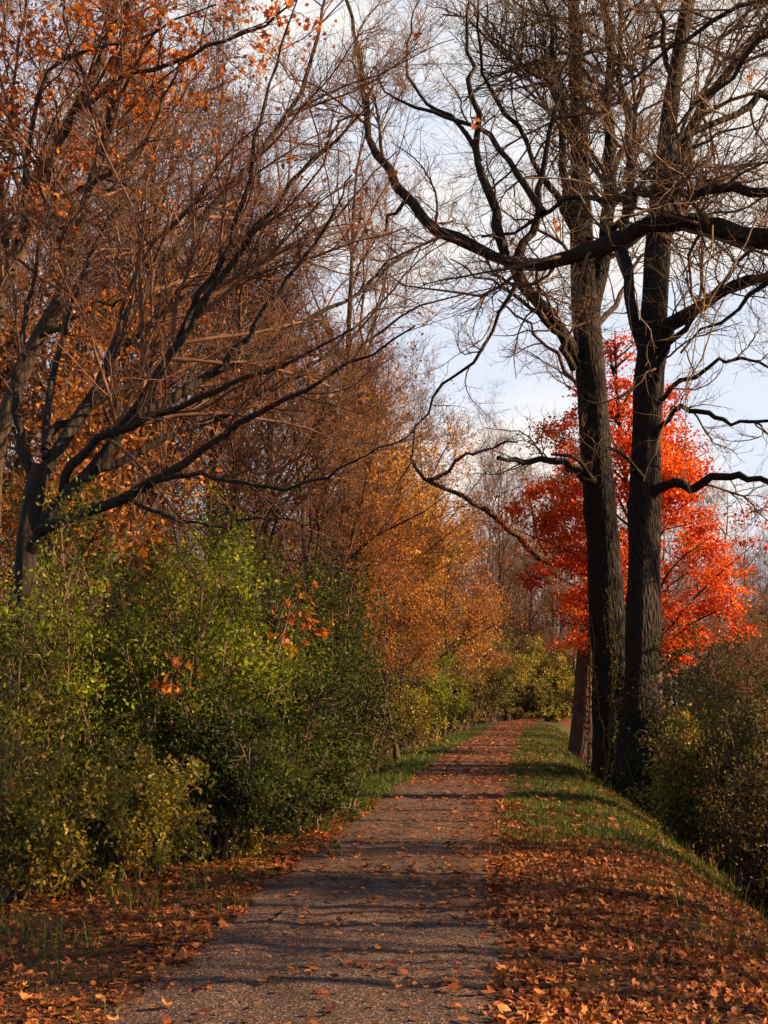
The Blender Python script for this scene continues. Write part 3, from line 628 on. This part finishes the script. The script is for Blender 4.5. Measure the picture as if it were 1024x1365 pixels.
def tree(key, px, d, h, rz, label, group, w=1.0):
    """a wood tree standing in the photograph's direction px at distance d, height h"""
    base = {'tall': 18., 'broad': 16., 'slim': 15., 'rusty': 17., 'gold': 12., 'amber': 9.}[key]
    x = (px - 512) / F * d * 1.0
    # direction px is measured at eye height
    x = at(px, 935, d)[0]
    s = h / base; root, used = VAR[key]
    loc = (x, d, float(gz(x, d)) - .08)
    if not used:
        VAR[key][1] = True
        root.location = loc; root.rotation_euler = (0, 0, rz); root.scale = (s * w, s * w, s); tag(root, label, 'tree', group); return root
    return dup(root, loc, rz, (s * w, s), label, group)

LW = 'bare trees crowding behind the left shrubs'
wood = [
    ('tall', 5, 21, 19, .3, 'straight pale bare trunk at the edge behind the leaning orange leaved trees', 1.),
    ('tall', 225, 28, 21, 1.1, 'upright dark bare trunk rising through the middle of the left wood', 1.),
    ('slim', 254, 31, 21, 2.0, 'slim upright bare trunk close beside the dark one in the left wood', 1.1),
    ('rusty', 130, 24, 18, 2.6, 'bare tree with clinging rusty leaves behind the orange leaved leaning trees', 1.),
    ('broad', 60, 27, 17, .9, 'broad bare tree with few rusty leaves, behind the spreading tree base', 1.),
    ('rusty', 310, 30, 17, 4.0, 'rusty leaved tree behind the upper fan of the spreading tree', 1.),
    ('tall', 355, 36, 20, 5.2, 'tall bare tree whose twigs fade into sky at the wood edge', 1.),
    ('broad', 400, 33, 14, 3.4, 'broad twiggy tree leaning its crown towards the gap of sky', 1.),
    ('slim', 170, 35, 22, .1, 'slim bare pole of a tree left of the dark upright trunk', 1.1),
    ('rusty', 430, 42, 15, 5.9, 'rusty tree low behind the tips of the fanned limbs', 1.),
    ('broad', 200, 42, 20, 1.9, 'broad bare tree deep in the wood behind the slim trunks', 1.),
    ('tall', 300, 48, 23, 2.2, 'tallest bare tree deep behind the spreading tree', 1.),
    ('tall', 100, 40, 22, 3.9, 'tall bare tree deep behind the orange leaves', 1.),
    ('rusty', 20, 36, 19, 5.0, 'rusty leaved tree deep behind the pale edge trunk', 1.),
    ('broad', 470, 58, 16, 4.5, 'broad bare tree behind the golden one, above the dark shrub', 1.),
    ('slim', 505, 66, 19, 1.0, 'thin bare tree beside the gap where golden leaves begin', 1.2),
]
for a in wood: tree(*a[:5], a[5], LW, a[6])
for a in [
    ('tall', 432, 41, 25, 2.9, 'very tall bare tree whose top twigs cross the highest limb tips', 1.),
    ('slim', 478, 52, 24, 1.3, 'tall slim bare tree at the wood edge, next to the gap of sky', 1.3),
    ('rusty', 515, 68, 23, 3.1, 'tall rusty leaved tree rising above the golden crowns at the wood edge', 1.),
]: tree(*a[:5], a[5], LW, a[6])
GW = 'golden and orange trees along the left of the path'
for a in [
    ('gold', 470, 36, 11.5, .4, 'golden leaved tree leaning over the dark green shrub', 1.),
    ('gold', 535, 50, 13, 2.1, 'tallest golden leaved tree, its crown thinning against the sky', 1.),
    ('amber', 530, 34, 7.0, 1.2, 'small orange tree with rusty sprays just beyond the dark green shrub', 1.),
    ('amber', 590, 56, 9.5, 3.3, 'orange tree where the low limb points, nearest the path bend', 1.),
    ('gold', 574, 62, 15, 5.0, 'thin crowned tall golden tree right of the tallest one', .9),
    ('gold', 600, 72, 12, 4.2, 'dull gold tree behind the orange one near the path bend', 1.),
    ('amber', 632, 84, 9, 5.1, 'farthest small orange tree above the olive shrubs', 1.1),
    ('amber', 500, 27, 5.2, 4.4, 'lowest orange sapling crowded against the dark green shrub', .9),
]: tree(*a[:5], a[5], GW, a[6])
for a in [
    ('amber', 62, 21, 9.2, 2.7, 'orange tree glowing behind the low fork of the spreading tree', 1.),
    ('amber', 165, 27, 9.4, .7, 'orange tree deep in the wood below the leaning orange leaved pair', 1.),
]: tree(*a[:5], a[5], 'orange trees inside the left wood', a[6])
FW = 'bare trees far along the path'
for a in [
    ('slim', 572, 120, 35, .2, 'tall thin bare tree standing alone above the golden crowns', .9),
    ('tall', 676, 122, 29, 1.3, 'dark straight trunk in the gap at the path end', 1.),
    ('slim', 704, 133, 28, 2.4, 'thin trunk next right of the dark straight one at the path end', 1.2),
    ('tall', 728, 138, 30, 3.5, 'bare trunk under the tip of the red crown at the path end', 1.),
    ('broad', 748, 130, 26, 4.6, 'twiggy broad tree just left of the red maple', 1.),
    ('broad', 645, 144, 31, 5.7, 'broad bare tree beyond the bend, above the orange crowns', 1.),
    ('slim', 764, 117, 18, .8, 'thin trunk close to the half hidden old one', 1.2),
    ('broad', 905, 72, 17, 1.9, 'broad bare tree behind the red maple on its right side', 1.),
    ('broad', 985, 58, 14, 3.0, 'broad twiggy tree right of the red maple', 1.1),
    ('tall', 1040, 66, 15, 4.1, 'bare tree at the right edge behind the dark shrubs', 1.),
    ('rusty', 950, 84, 15, 5.2, 'rusty tree between the red maple and right edge', 1.),
    ('rusty', 1000, 40, 7.5, .6, 'low rusty tree among the dark shrubs right of the maple', 1.1),
    ('broad', 820, 146, 29, 2.2, 'bare tree glimpsed between the twin trunks', 1.),
]: tree(*a[:5], a[5], FW, a[6])
# trees beside the camera whose shadows stripe the lane
RS = 'bare trees standing right of the lane beside the view'
for key, x, y, h, rz in [('slim', 9.5, 9.0, 15, .5), ('slim', 13., 9.6, 16, 1.5), ('slim', 12., 6.9, 15, 5.5), ('slim', 15., 12., 15, 2.2), ('broad', 15.5, 27.2, 17, 3.5), ('tall', 19.5, 29., 18, .9), ('pole', 8.6, 7.7, 15, 1.), ('pole', 7.4, 10.2, 16, 2.), ('pole', 8.4, 11.1, 14, 3.), ('pole', 9.2, 13.2, 16, 4.), ('pole', 9.4, 15.4, 15, 5.), ('pole', 10.6, 16.6, 17, 6.), ('pole', 11.6, 19., 16, .3), ('pole', 12.2, 6.2, 16, 2.6)]:
    root = VAR[key][0]; base = {'tall': 18., 'broad': 16., 'slim': 15., 'pole': 15.}[key]
    if not VAR[key][1]: VAR[key][1] = True; root.location = (x, y, float(gz(x, y)) - .08); tag(root, 'tall bare tree on low ground right of the lane, casting shadow across it', 'tree', RS); continue
    dup(root, (x, y, float(gz(x, y)) - .08), rz, h / base, 'tall bare tree on low ground right of the lane, casting shadow across it', RS)

# --- far wood that closes the view
def far_wood():
    rng = RNG(77); mb = MB()
    n = 210
    ang = np.concatenate([np.linspace(-.5, .42, 105), np.linspace(-.42, -.02, 45), np.linspace(.02, .36, 60)]) + rng.normal(size=n) * .012
    for k in range(n):
        d = rng.uniform(118, 190) if k < 105 else rng.uniform(66, 112); x = math.tan(ang[k]) * d
        if k < 105 and ang[k] > .125: d = rng.uniform(152, 190); x = math.tan(ang[k]) * d
        if x > cen(d) - 7 and d < 128: d = rng.uniform(132, 190); x = math.tan(ang[k]) * d
        h = (rng.uniform(21, 29) if d > 116 else rng.uniform(15, 20)) * (.85 if ang[k] > .12 else 1.)
        z0 = float(gz(x, d))
        K = 8; zz = np.linspace(0, 1, K)
        P = np.column_stack([x + np.cumsum(rng.normal(size=K)) * .15, d + 0 * zz, z0 + zz * h]); R = .2 * (1 - .9 * zz)
        tubes(mb, P, R, 5)
        A = kids(rng, P[None], R[None], 16, t=(.2, .98), ang=(25, 60), lr=(.2, .42), K=6, wob=.12, up=.08); tubes(mb, *A, 4)
        B = kids(rng, *A, 110, t=(.15, 1), lr=(.3, .55), K=5, wob=.16, up=.06, rmin=.02); tubes(mb, *B, 3)
        C = kids(rng, *B, 700, t=(.1, 1), lr=(.4, .75), K=3, wob=.17, up=.04, rmin=.014, lmin=.5); tubes(mb, *C, 3)
    tag(mb.build('far_woods', M['twig']), 'far off bare brown wood closing the view beyond the path', 'woods', kind='stuff')
far_wood()

def thicket():
    rng = RNG(78); mb = MB(); lm = MB(); protos = []
    for v in range(4):
        pol = []
        for k in range(5):
            a = rng.uniform(0, 6.28); b = np.array([.1 * math.cos(a), .1 * math.sin(a), 0]); q = rng.uniform(.4, 1.4); e = np.array([q * math.cos(a), q * math.sin(a), rng.uniform(4, 7)])
            pol.append(resample([b, b * .5 + e * .5 + rng.normal(size=3) * .2, e], 8))
        A = (np.array(pol), np.linspace(.035, .012, 8)[None].repeat(5, 0))
        B = kids(rng, *A, 60, t=(.1, 1), ang=(25, 60), lr=(.2, .45), K=6, wob=.16, up=.05, rmin=.009)
        C = kids(rng, *B, 420, t=(.1, 1), ang=(25, 65), lr=(.4, .8), K=4, wob=.18, up=.02, rmin=.007, lmin=.3)
        protos.append((A, B, C, pts_on(rng, C[0], 500, (.2, 1.), .05)))
    spots = [(-rng.uniform(5.5, 34), rng.uniform(17, 120)) for _ in range(210)] + [(rng.uniform(8, 30), rng.uniform(44, 120)) for _ in range(70)] + [(rng.uniform(-75, 50), rng.uniform(112, 165)) for _ in range(110)] + [(rng.uniform(-22, 42), rng.uniform(128, 175)) for _ in range(170)]
    for sx, y in spots:
        x = float(cen(y)) + sx
        if abs(x / y) > .42 or (y > 110 and abs(sx) < 5) or (sx > 4 and 86 < y < 140): continue
        A, B, C, lp = protos[rng.integers(4)]; a = rng.uniform(0, 6.28); k = rng.uniform(.7, 1.35) * (1.75 if y > 125 else 1.35 if y > 110 else 1.)
        Rm = np.array([[math.cos(a), -math.sin(a), 0], [math.sin(a), math.cos(a), 0], [0, 0, 1]]) * k; o = np.array([x, y, float(gz(x, y)) - .05])
        for (P, Rr), S in ((A, 4), (B, 3), (C, 3)): tubes(mb, P @ Rm.T + o, Rr, S)
        m = rng.integers(60, 500)
        leaves(lm, rng, lp[:m] @ Rm.T + o, .1, SIMPLE)
    tag(mb.build('thicket_woods', M['twig']), 'tangled bare brown thicket filling the wood between the trees', 'thicket', kind='stuff')
    tag(lm.build('thicket_foliage', M['rust'], smooth=False), 'rusty leaves still clinging all through the tangled thicket', 'thicket leaves', kind='stuff')
thicket()

# --- the red maple
def red_maple():
    rng = RNG(88); d = 38.; x = at(846, 935, d)[0]; zb = float(gz(x, d)); og = np.array([x, d, zb])
    root = thing('red_maple', 'blazing red and orange maple glowing behind the twin dark trunks', 'tree', og)
    K = 16; zz = np.linspace(0, 1, K); H = 13.6 - zb
    P = np.column_stack([x + .3 * np.sin(zz * 5), d + .2 * np.sin(zz * 4 + 1), zb + zz * H]); R = .19 * (1 - .92 * zz)
    m0 = MB(); tubes(m0, P, R, 10)
    # limbs reach the outline of the crown, widest low down
    zs = np.array([3.2, 4.2, 5.5, 7., 8.5, 10., 11.5, 12.6, 13.4]); rl_ = np.array([1.9, 3.1, 3.6, 3.55, 2.9, 2.4, 1.7, .9, .25])
    n = 72; pol = []
    for k in range(n):
        z1 = rng.uniform(2.9, 13.2); a = rng.uniform(0, 2 * math.pi); rad = np.interp(z1, zs, rl_) * rng.uniform(.65, 1.08)
        if math.cos(a) < 0 and z1 < 4.4: rad *= .8
        z0 = max(zb + 2.2, z1 - rad * rng.uniform(.35, .9) - .2)
        b = np.array([np.interp(z0, P[:, 2], P[:, 0]), np.interp(z0, P[:, 2], P[:, 1]), z0]); e = np.array([x + math.cos(a) * rad, d + math.sin(a) * rad, z1 + .15])
        mid = b * .5 + e * .5 + np.array([0, 0, .12 * rad]) + rng.normal(size=3) * .12
        pol.append(resample([b, mid, e], 10))
    A = (np.array(pol), np.linspace(.05, .012, 10)[None].repeat(n, 0))
    tubes(m0, *A, 5)
    B = kids(rng, *A, 420, t=(.3, 1), ang=(25, 65), lr=(.25, .5), K=6, wob=.15, up=.02, flat=.5)
    C = kids(rng, *B, 1300, t=(.2, 1), ang=(25, 65), lr=(.4, .8), K=4, wob=.16, rmin=.005, lmin=.2)
    m1 = MB(); tubes(m1, *B, 3); tubes(m1, *C, 3)
    m0.build('trunk', M['bark'], root, origin=og); c = m1.build('crown', M['twig_dark'], root, origin=og)
    lm = MB()
    keep = rng.random(len(C[0])) < .78
    E = C[0][keep]
    tips = pts_on(rng, E, 5600, (.3, 1.), .03); cl = np.repeat(tips, 9, 0) + rng.normal(size=(5600 * 9, 3)) * np.array([.2, .2, .09])
    leaves(lm, rng, cl, .125, MAPLE if False else SIMPLE)
    lo = lm.build('leaves', M['red'], None, smooth=False); lo.parent = c
    me = lo.data; v = np.empty(len(me.vertices) * 3, np.float32); me.vertices.foreach_get('co', v); v = v.reshape(-1, 3) - og.astype(np.float32); me.vertices.foreach_set('co', v.ravel())
red_maple()

def climbing_vine():
    rng = RNG(91); tr_ = trunk_arr(lpts, 30., [.45, .44, .42, .40, .38, .36, .33, .23, .18, .15, .12, .08, .03], .45, 28, seed=1)
    P, Rr = tr_; og = np.array([P[0, 0], P[0, 1], float(gz(P[0, 0], P[0, 1]))])
    root = thing('climbing_vine', 'leafy vine climbing the foot of the twin trunk nearer the path', 'vine', og)
    ms = MB(); st = []
    for k in range(7):
        a = rng.uniform(2.4, 5.6); zz = np.linspace(og[2] - .1, og[2] + rng.uniform(2.2, 5.), 14); aa = a + np.cumsum(rng.normal(size=14)) * .12
        rad = np.interp(zz, P[:, 2], Rr) * 1.1 + .03
        st.append(np.column_stack([np.interp(zz, P[:, 2], P[:, 0]) + np.cos(aa) * rad, np.interp(zz, P[:, 2], P[:, 1]) + np.sin(aa) * rad, zz]))
    st = np.array(st); tubes(ms, st, np.full(st.shape[:2], .014), 5); ms.build('stems', M['twig_dark'], root, origin=og)
    lm = MB(); leaves(lm, rng, pts_on(rng, st, 900, (0, 1.), .07), .085, OVATE); lm.build('foliage', M['olive'], root, smooth=False, origin=og)
climbing_vine()

# ------------------------------------------------------------------ shrubs
def shrub(label, px, d, w, h, dep, mat, seed, nleaf, lsize, group, stems=26, bare=.2, name='shrub', twig='twig_dark', tpl=SIMPLE):
    rng = RNG(seed); x = at(px, 935, d)[0]; zb = float(gz(x, d)); og = np.array([x, d, zb])
    root = thing(name, label, 'shrub', og, group)
    h = h * 1.25; pol = []
    for k in range(stems):
        a = rng.uniform(0, 2 * math.pi); q = math.sqrt(rng.random()); hh = h * rng.uniform(.55, 1.02) * (1 - .45 * q * q)
        b = np.array([math.cos(a) * q * w * .18, math.sin(a) * q * dep * .18, -.05]); e = np.array([math.cos(a) * q * w * .5, math.sin(a) * q * dep * .5, hh])
        m = b * .5 + e * .5 + np.array([-math.cos(a) * .1 * w * q, -math.sin(a) * .1 * dep * q, .12 * h * q]) + rng.normal(size=3) * .05 * h
        pol.append(resample([b, m, e], 10))
    # low skirt stems that bring the leaves down to the ground
    for k in range(stems // 2):
        a = rng.uniform(0, 2 * math.pi); rr_ = rng.uniform(.8, 1.05)
        e = np.array([math.cos(a) * rr_ * w * .5, math.sin(a) * rr_ * dep * .5, h * rng.uniform(.05, .38)])
        m = e * .5 + np.array([0, 0, .14 * h]); pol.append(resample([np.array([0, 0, -.05]) + rng.normal(size=3) * np.array([.1, .1, 0]), m, e], 10))
    A = (np.array(pol), np.linspace(.02, .006, 10)[None].repeat(len(pol), 0) * (h / 3) ** .5)
    B = kids(rng, *A, stems * 14, t=(.2, 1), ang=(25, 65), lr=(.14, .34), K=6, wob=.17, up=.04, rmin=.003)
    C = kids(rng, *B, stems * 55, t=(.15, 1), ang=(25, 65), lr=(.35, .75), K=4, wob=.17, up=.01, rmin=.002, lmin=.12)
    ms = MB(); tubes(ms, *A, 5); tubes(ms, *B, 4); tubes(ms, *C, 3)
    ms.build('stems', M[twig], root)
    E = C[0][rng.random(len(C[0])) > bare]
    c = pts_on(rng, E, nleaf, (.1, 1.), .05 * h / 3 + .02)
    c[:, 2] = np.maximum(c[:, 2], .03)
    lm = MB(); leaves(lm, rng, c, lsize, tpl)
    lm.build('foliage', M[mat], root, smooth=False)
    return root

HL = 'shrubs massed along the left of the path'
shrub('big green shrub in the middle of the left hedge, sprinkled with yellow leaves', 262, 14.2, 3.0, 3.55, 2.6, 'green', 401, 23000, .06, HL, 34)
shrub('green and brown shrub under the dark fanned tree, tall at the frame edge', 60, 13.4, 2.8, 3.35, 2.6, 'green', 402, 17000, .06, HL, 30, .3)
shrub('yellow green bushy clump spilling onto the leaf strewn bank', 178, 11.7, 1.7, 1.25, 1.4, 'yellow', 403, 8500, .055, HL, 20)
shrub('low rust and yellow clump nearest the camera at the left edge', 15, 10.9, 1.9, 1.35, 1.5, 'yellow', 404, 8000, .055, HL, 20, .3)
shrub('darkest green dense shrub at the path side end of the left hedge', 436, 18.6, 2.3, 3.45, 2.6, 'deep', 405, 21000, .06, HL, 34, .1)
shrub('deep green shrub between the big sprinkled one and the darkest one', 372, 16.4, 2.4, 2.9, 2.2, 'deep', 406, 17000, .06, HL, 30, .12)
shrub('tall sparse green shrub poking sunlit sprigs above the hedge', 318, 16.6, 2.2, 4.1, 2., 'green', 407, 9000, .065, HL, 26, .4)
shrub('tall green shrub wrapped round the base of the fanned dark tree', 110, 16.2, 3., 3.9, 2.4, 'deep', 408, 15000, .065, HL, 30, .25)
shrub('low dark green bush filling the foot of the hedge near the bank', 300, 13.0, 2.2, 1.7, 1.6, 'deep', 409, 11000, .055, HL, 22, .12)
shrub('brownish green shrub far left behind the rust and yellow clump', -40, 12.2, 2.6, 2.8, 2.2, 'olive', 410, 13000, .06, HL, 26, .25)
shrub('low dark bush at the foot of the darkest green shrub beside the verge', 432, 17.2, 1.5, 1.0, 1.3, 'deep', 411, 6500, .055, HL, 20, .1)
shrub('low green bush edging the path before the deep green shrub', 398, 15.2, 1.7, .95, 1.2, 'deep', 412, 6500, .055, HL, 20, .1)
shrub('yellow tinged low bush at the bank edge right of the yellow green clump', 318, 13.1, 1.2, .75, 1.0, 'yellow', 413, 4000, .05, HL, 16, .15)
ML = 'shrubs lining the far left of the path'
shrub('dull reddish shrub just beyond the darkest green shrub', 466, 27, 2.2, 2.6, 2.4, 'olive', 421, 8000, .08, ML, 24, .3)
shrub('olive shrub with thin dark stems beyond the reddish one', 496, 36, 3.2, 3.6, 3., 'olive', 422, 10000, .1, ML, 26, .3)
shrub('yellowish shrub low beside the far grass verge', 543, 44, 3., 2.3, 3., 'yellow', 423, 8000, .1, ML, 24, .25)
shrub('green tinted shrub halfway to the path end', 562, 54, 4., 4.4, 3.5, 'green', 424, 10000, .12, ML, 26, .25)
shrub('yellow green shrub where the verge meets the path end', 604, 66, 4.5, 4., 4., 'olive', 425, 10000, .14, ML, 26, .25)
EL = 'shrubs closing the far end of the path'
shrub('tall olive shrub left of the bend where the path ends', 645, 100, 7., 6.4, 5., 'olive', 426, 14000, .2, EL, 30, .1)
shrub('yellow green shrub right behind the bend of the path', 688, 116, 8., 6.6, 5., 'yellow', 427, 15000, .22, EL, 30, .1)
shrub('gold tinged shrub beside the half hidden old trunk', 742, 124, 9., 7., 5., 'yellow', 428, 15000, .23, EL, 30, .1)
shrub('rust tinged low shrub before the yellow green one at the path end', 716, 110, 5., 3.4, 4., 'olive', 429, 9000, .2, EL, 24, .15)
shrub('yellow brown shrub filling the gap beyond the half hidden old trunk', 800, 116, 8., 6., 5., 'olive', 430, 11000, .22, EL, 28, .15)
shrub('low tawny shrub on the verge where the path bends out of sight', 738, 100, 3.6, 1.3, 3., 'yellow', 436, 5000, .17, EL, 22, .15)
def sapling(label, px, py, d, seed, n, spread):
    rng = RNG(seed); top = at(px, py, d); zb = float(gz(top[0] - .3, d + .3)); og = np.array([top[0] - .3, d + .3, zb])
    root = thing('maple_sapling', label, 'sapling', og, 'orange maple saplings in the left hedge')
    P = resample([og - [0, 0, .05], og * .5 + top * .5 + [-.12, .05, .1], top + [.1, 0, -.05]], 14)[None]
    ms = MB(); Rr = np.linspace(.014, .004, 14)[None]; tubes(ms, P, Rr, 5)
    B = kids(rng, P, Rr, 12, t=(.72, 1.), ang=(35, 80), lr=(.1, .24), K=7, wob=.12, up=-.03, rmin=.003, flat=.6, lmin=.25 * spread); tubes(ms, *B, 4)
    ms.build('stem', M['twig_dark'], root, origin=og)
    lm = MB(); leaves(lm, rng, pts_on(rng, B[0], n, (.25, 1.), .05), .105, MAPLE); lm.build('foliage', M['orange'], root, smooth=False, origin=og)
sapling('tallest rusty orange maple sapling leaning out before the darkest green shrub', 408, 800, 15.2, 461, 70, 1.6)
sapling('small orange maple sprig in the middle of the sprinkled green shrub', 228, 868, 12.4, 462, 26, .9)
sapling('gold orange maple sprig just above the hedge, under the lowest limb', 180, 690, 14.0, 463, 40, 1.2)
RL = 'shrubs on the low ground right of the bank'
shrub('dark green shrub right behind the foot of the twin trees', 915, 27, 3.0, 3.9, 3., 'deep', 431, 13000, .085, RL, 28, .25)
shrub('dark shrub flecked with orange leaves on the low right ground', 975, 20.5, 2.8, 3.4, 2.6, 'olive', 432, 14000, .07, RL, 28, .3)
shrub('dim brown shrub nearest the camera at the right edge', 1062, 15.0, 2.4, 2.2, 2.4, 'brown', 433, 13000, .065, RL, 28, .35)
shrub('olive shrub below the bank between the twin trees and the orange flecked one', 905, 21, 1.8, 2.3, 1.8, 'yellow', 434, 7000, .07, RL, 22, .3)
shrub('tall dim shrub at the right edge under the red maple', 1010, 30, 4.2, 4.8, 3.4, 'olive', 435, 12000, .09, RL, 28, .3)

# ------------------------------------------------------------------ light
EL_ = math.radians(25); AZ = math.radians(96)     # azimuth measured from +Y towards +X
sd = Vector((math.sin(AZ) * math.cos(EL_), math.cos(AZ) * math.cos(EL_), math.sin(EL_)))
sl_ = bpy.data.lights.new('sun', 'SUN'); sl_.energy = 5.0; sl_.angle = math.radians(.5); sl_.color = (1., .67, .33)
so_ = bpy.data.objects.new('sun', sl_); COL.objects.link(so_); so_.rotation_euler = sd.to_track_quat('Z', 'Y').to_euler()

w = bpy.data.worlds.new('World'); SC.world = w; w.use_nodes = True
nt = w.node_tree; nt.nodes.clear(); L = nt.links.new
out = nt.nodes.new('ShaderNodeOutputWorld'); bg = N(nt, 'ShaderNodeBackground', i_Strength=.05)
sky = nt.nodes.new('ShaderNodeTexSky'); sky.sky_type = 'NISHITA'; sky.sun_disc = False; sky.sun_elevation = EL_; sky.sun_rotation = AZ; sky.air_density = 1.; sky.dust_density = .6
tc = N(nt, 'ShaderNodeTexCoord'); mp = N(nt, 'ShaderNodeMapping'); mp.inputs['Scale'].default_value = (1., 1., 2.2); mp.inputs['Location'].default_value = (.35, .0, .22)
L(tc.outputs['Generated'], mp.inputs[0])
nz = N(nt, 'ShaderNodeTexNoise', i_Scale=3.2, i_Detail=8., i_Roughness=.55); L(mp.outputs[0], nz.inputs['Vector'])
cr = ramp(nt, [(.46, (0, 0, 0)), (.6, (1, 1, 1))]); L(nz.outputs['Fac'], cr.inputs[0])
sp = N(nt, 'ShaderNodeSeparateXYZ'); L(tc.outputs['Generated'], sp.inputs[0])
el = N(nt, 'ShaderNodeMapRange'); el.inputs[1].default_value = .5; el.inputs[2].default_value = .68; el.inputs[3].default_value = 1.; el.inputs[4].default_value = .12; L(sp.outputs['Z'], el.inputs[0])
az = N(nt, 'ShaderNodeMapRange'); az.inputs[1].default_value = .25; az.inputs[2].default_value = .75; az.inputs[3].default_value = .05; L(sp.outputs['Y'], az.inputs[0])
bk = N(nt, 'ShaderNodeMath', operation='MULTIPLY'); L(el.outputs[0], bk.inputs[0]); L(az.outputs[0], bk.inputs[1])     # veil and clouds kept to the sky ahead, left out behind to lower fill
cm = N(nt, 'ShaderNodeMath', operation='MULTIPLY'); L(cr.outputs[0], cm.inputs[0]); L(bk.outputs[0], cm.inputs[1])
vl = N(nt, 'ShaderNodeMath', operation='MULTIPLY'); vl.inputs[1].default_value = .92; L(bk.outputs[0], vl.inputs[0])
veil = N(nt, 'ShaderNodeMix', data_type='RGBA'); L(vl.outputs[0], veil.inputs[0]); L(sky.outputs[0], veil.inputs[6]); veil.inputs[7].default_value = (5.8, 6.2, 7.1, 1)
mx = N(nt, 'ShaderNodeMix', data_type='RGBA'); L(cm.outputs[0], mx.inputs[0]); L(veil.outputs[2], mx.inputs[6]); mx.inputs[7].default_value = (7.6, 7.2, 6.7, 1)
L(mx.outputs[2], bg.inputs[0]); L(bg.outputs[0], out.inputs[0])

cam = bpy.data.cameras.new('camera'); co = bpy.data.objects.new('camera', cam); COL.objects.link(co)
cam.sensor_fit = 'HORIZONTAL'; cam.sensor_width = 36; cam.lens = 36 * F / 1024; cam.clip_end = 3000
co.location = (0, 0, CAMZ); co.rotation_euler = (math.pi / 2 + PITCH, 0, 0)
SC.camera = co
SC.view_settings.view_transform = 'Standard'; SC.view_settings.look = 'None'; SC.view_settings.exposure = 1.55; SC.view_settings.gamma = 1
SC.cycles.max_bounces = 6; SC.cycles.diffuse_bounces = 3; SC.cycles.transmission_bounces = 4
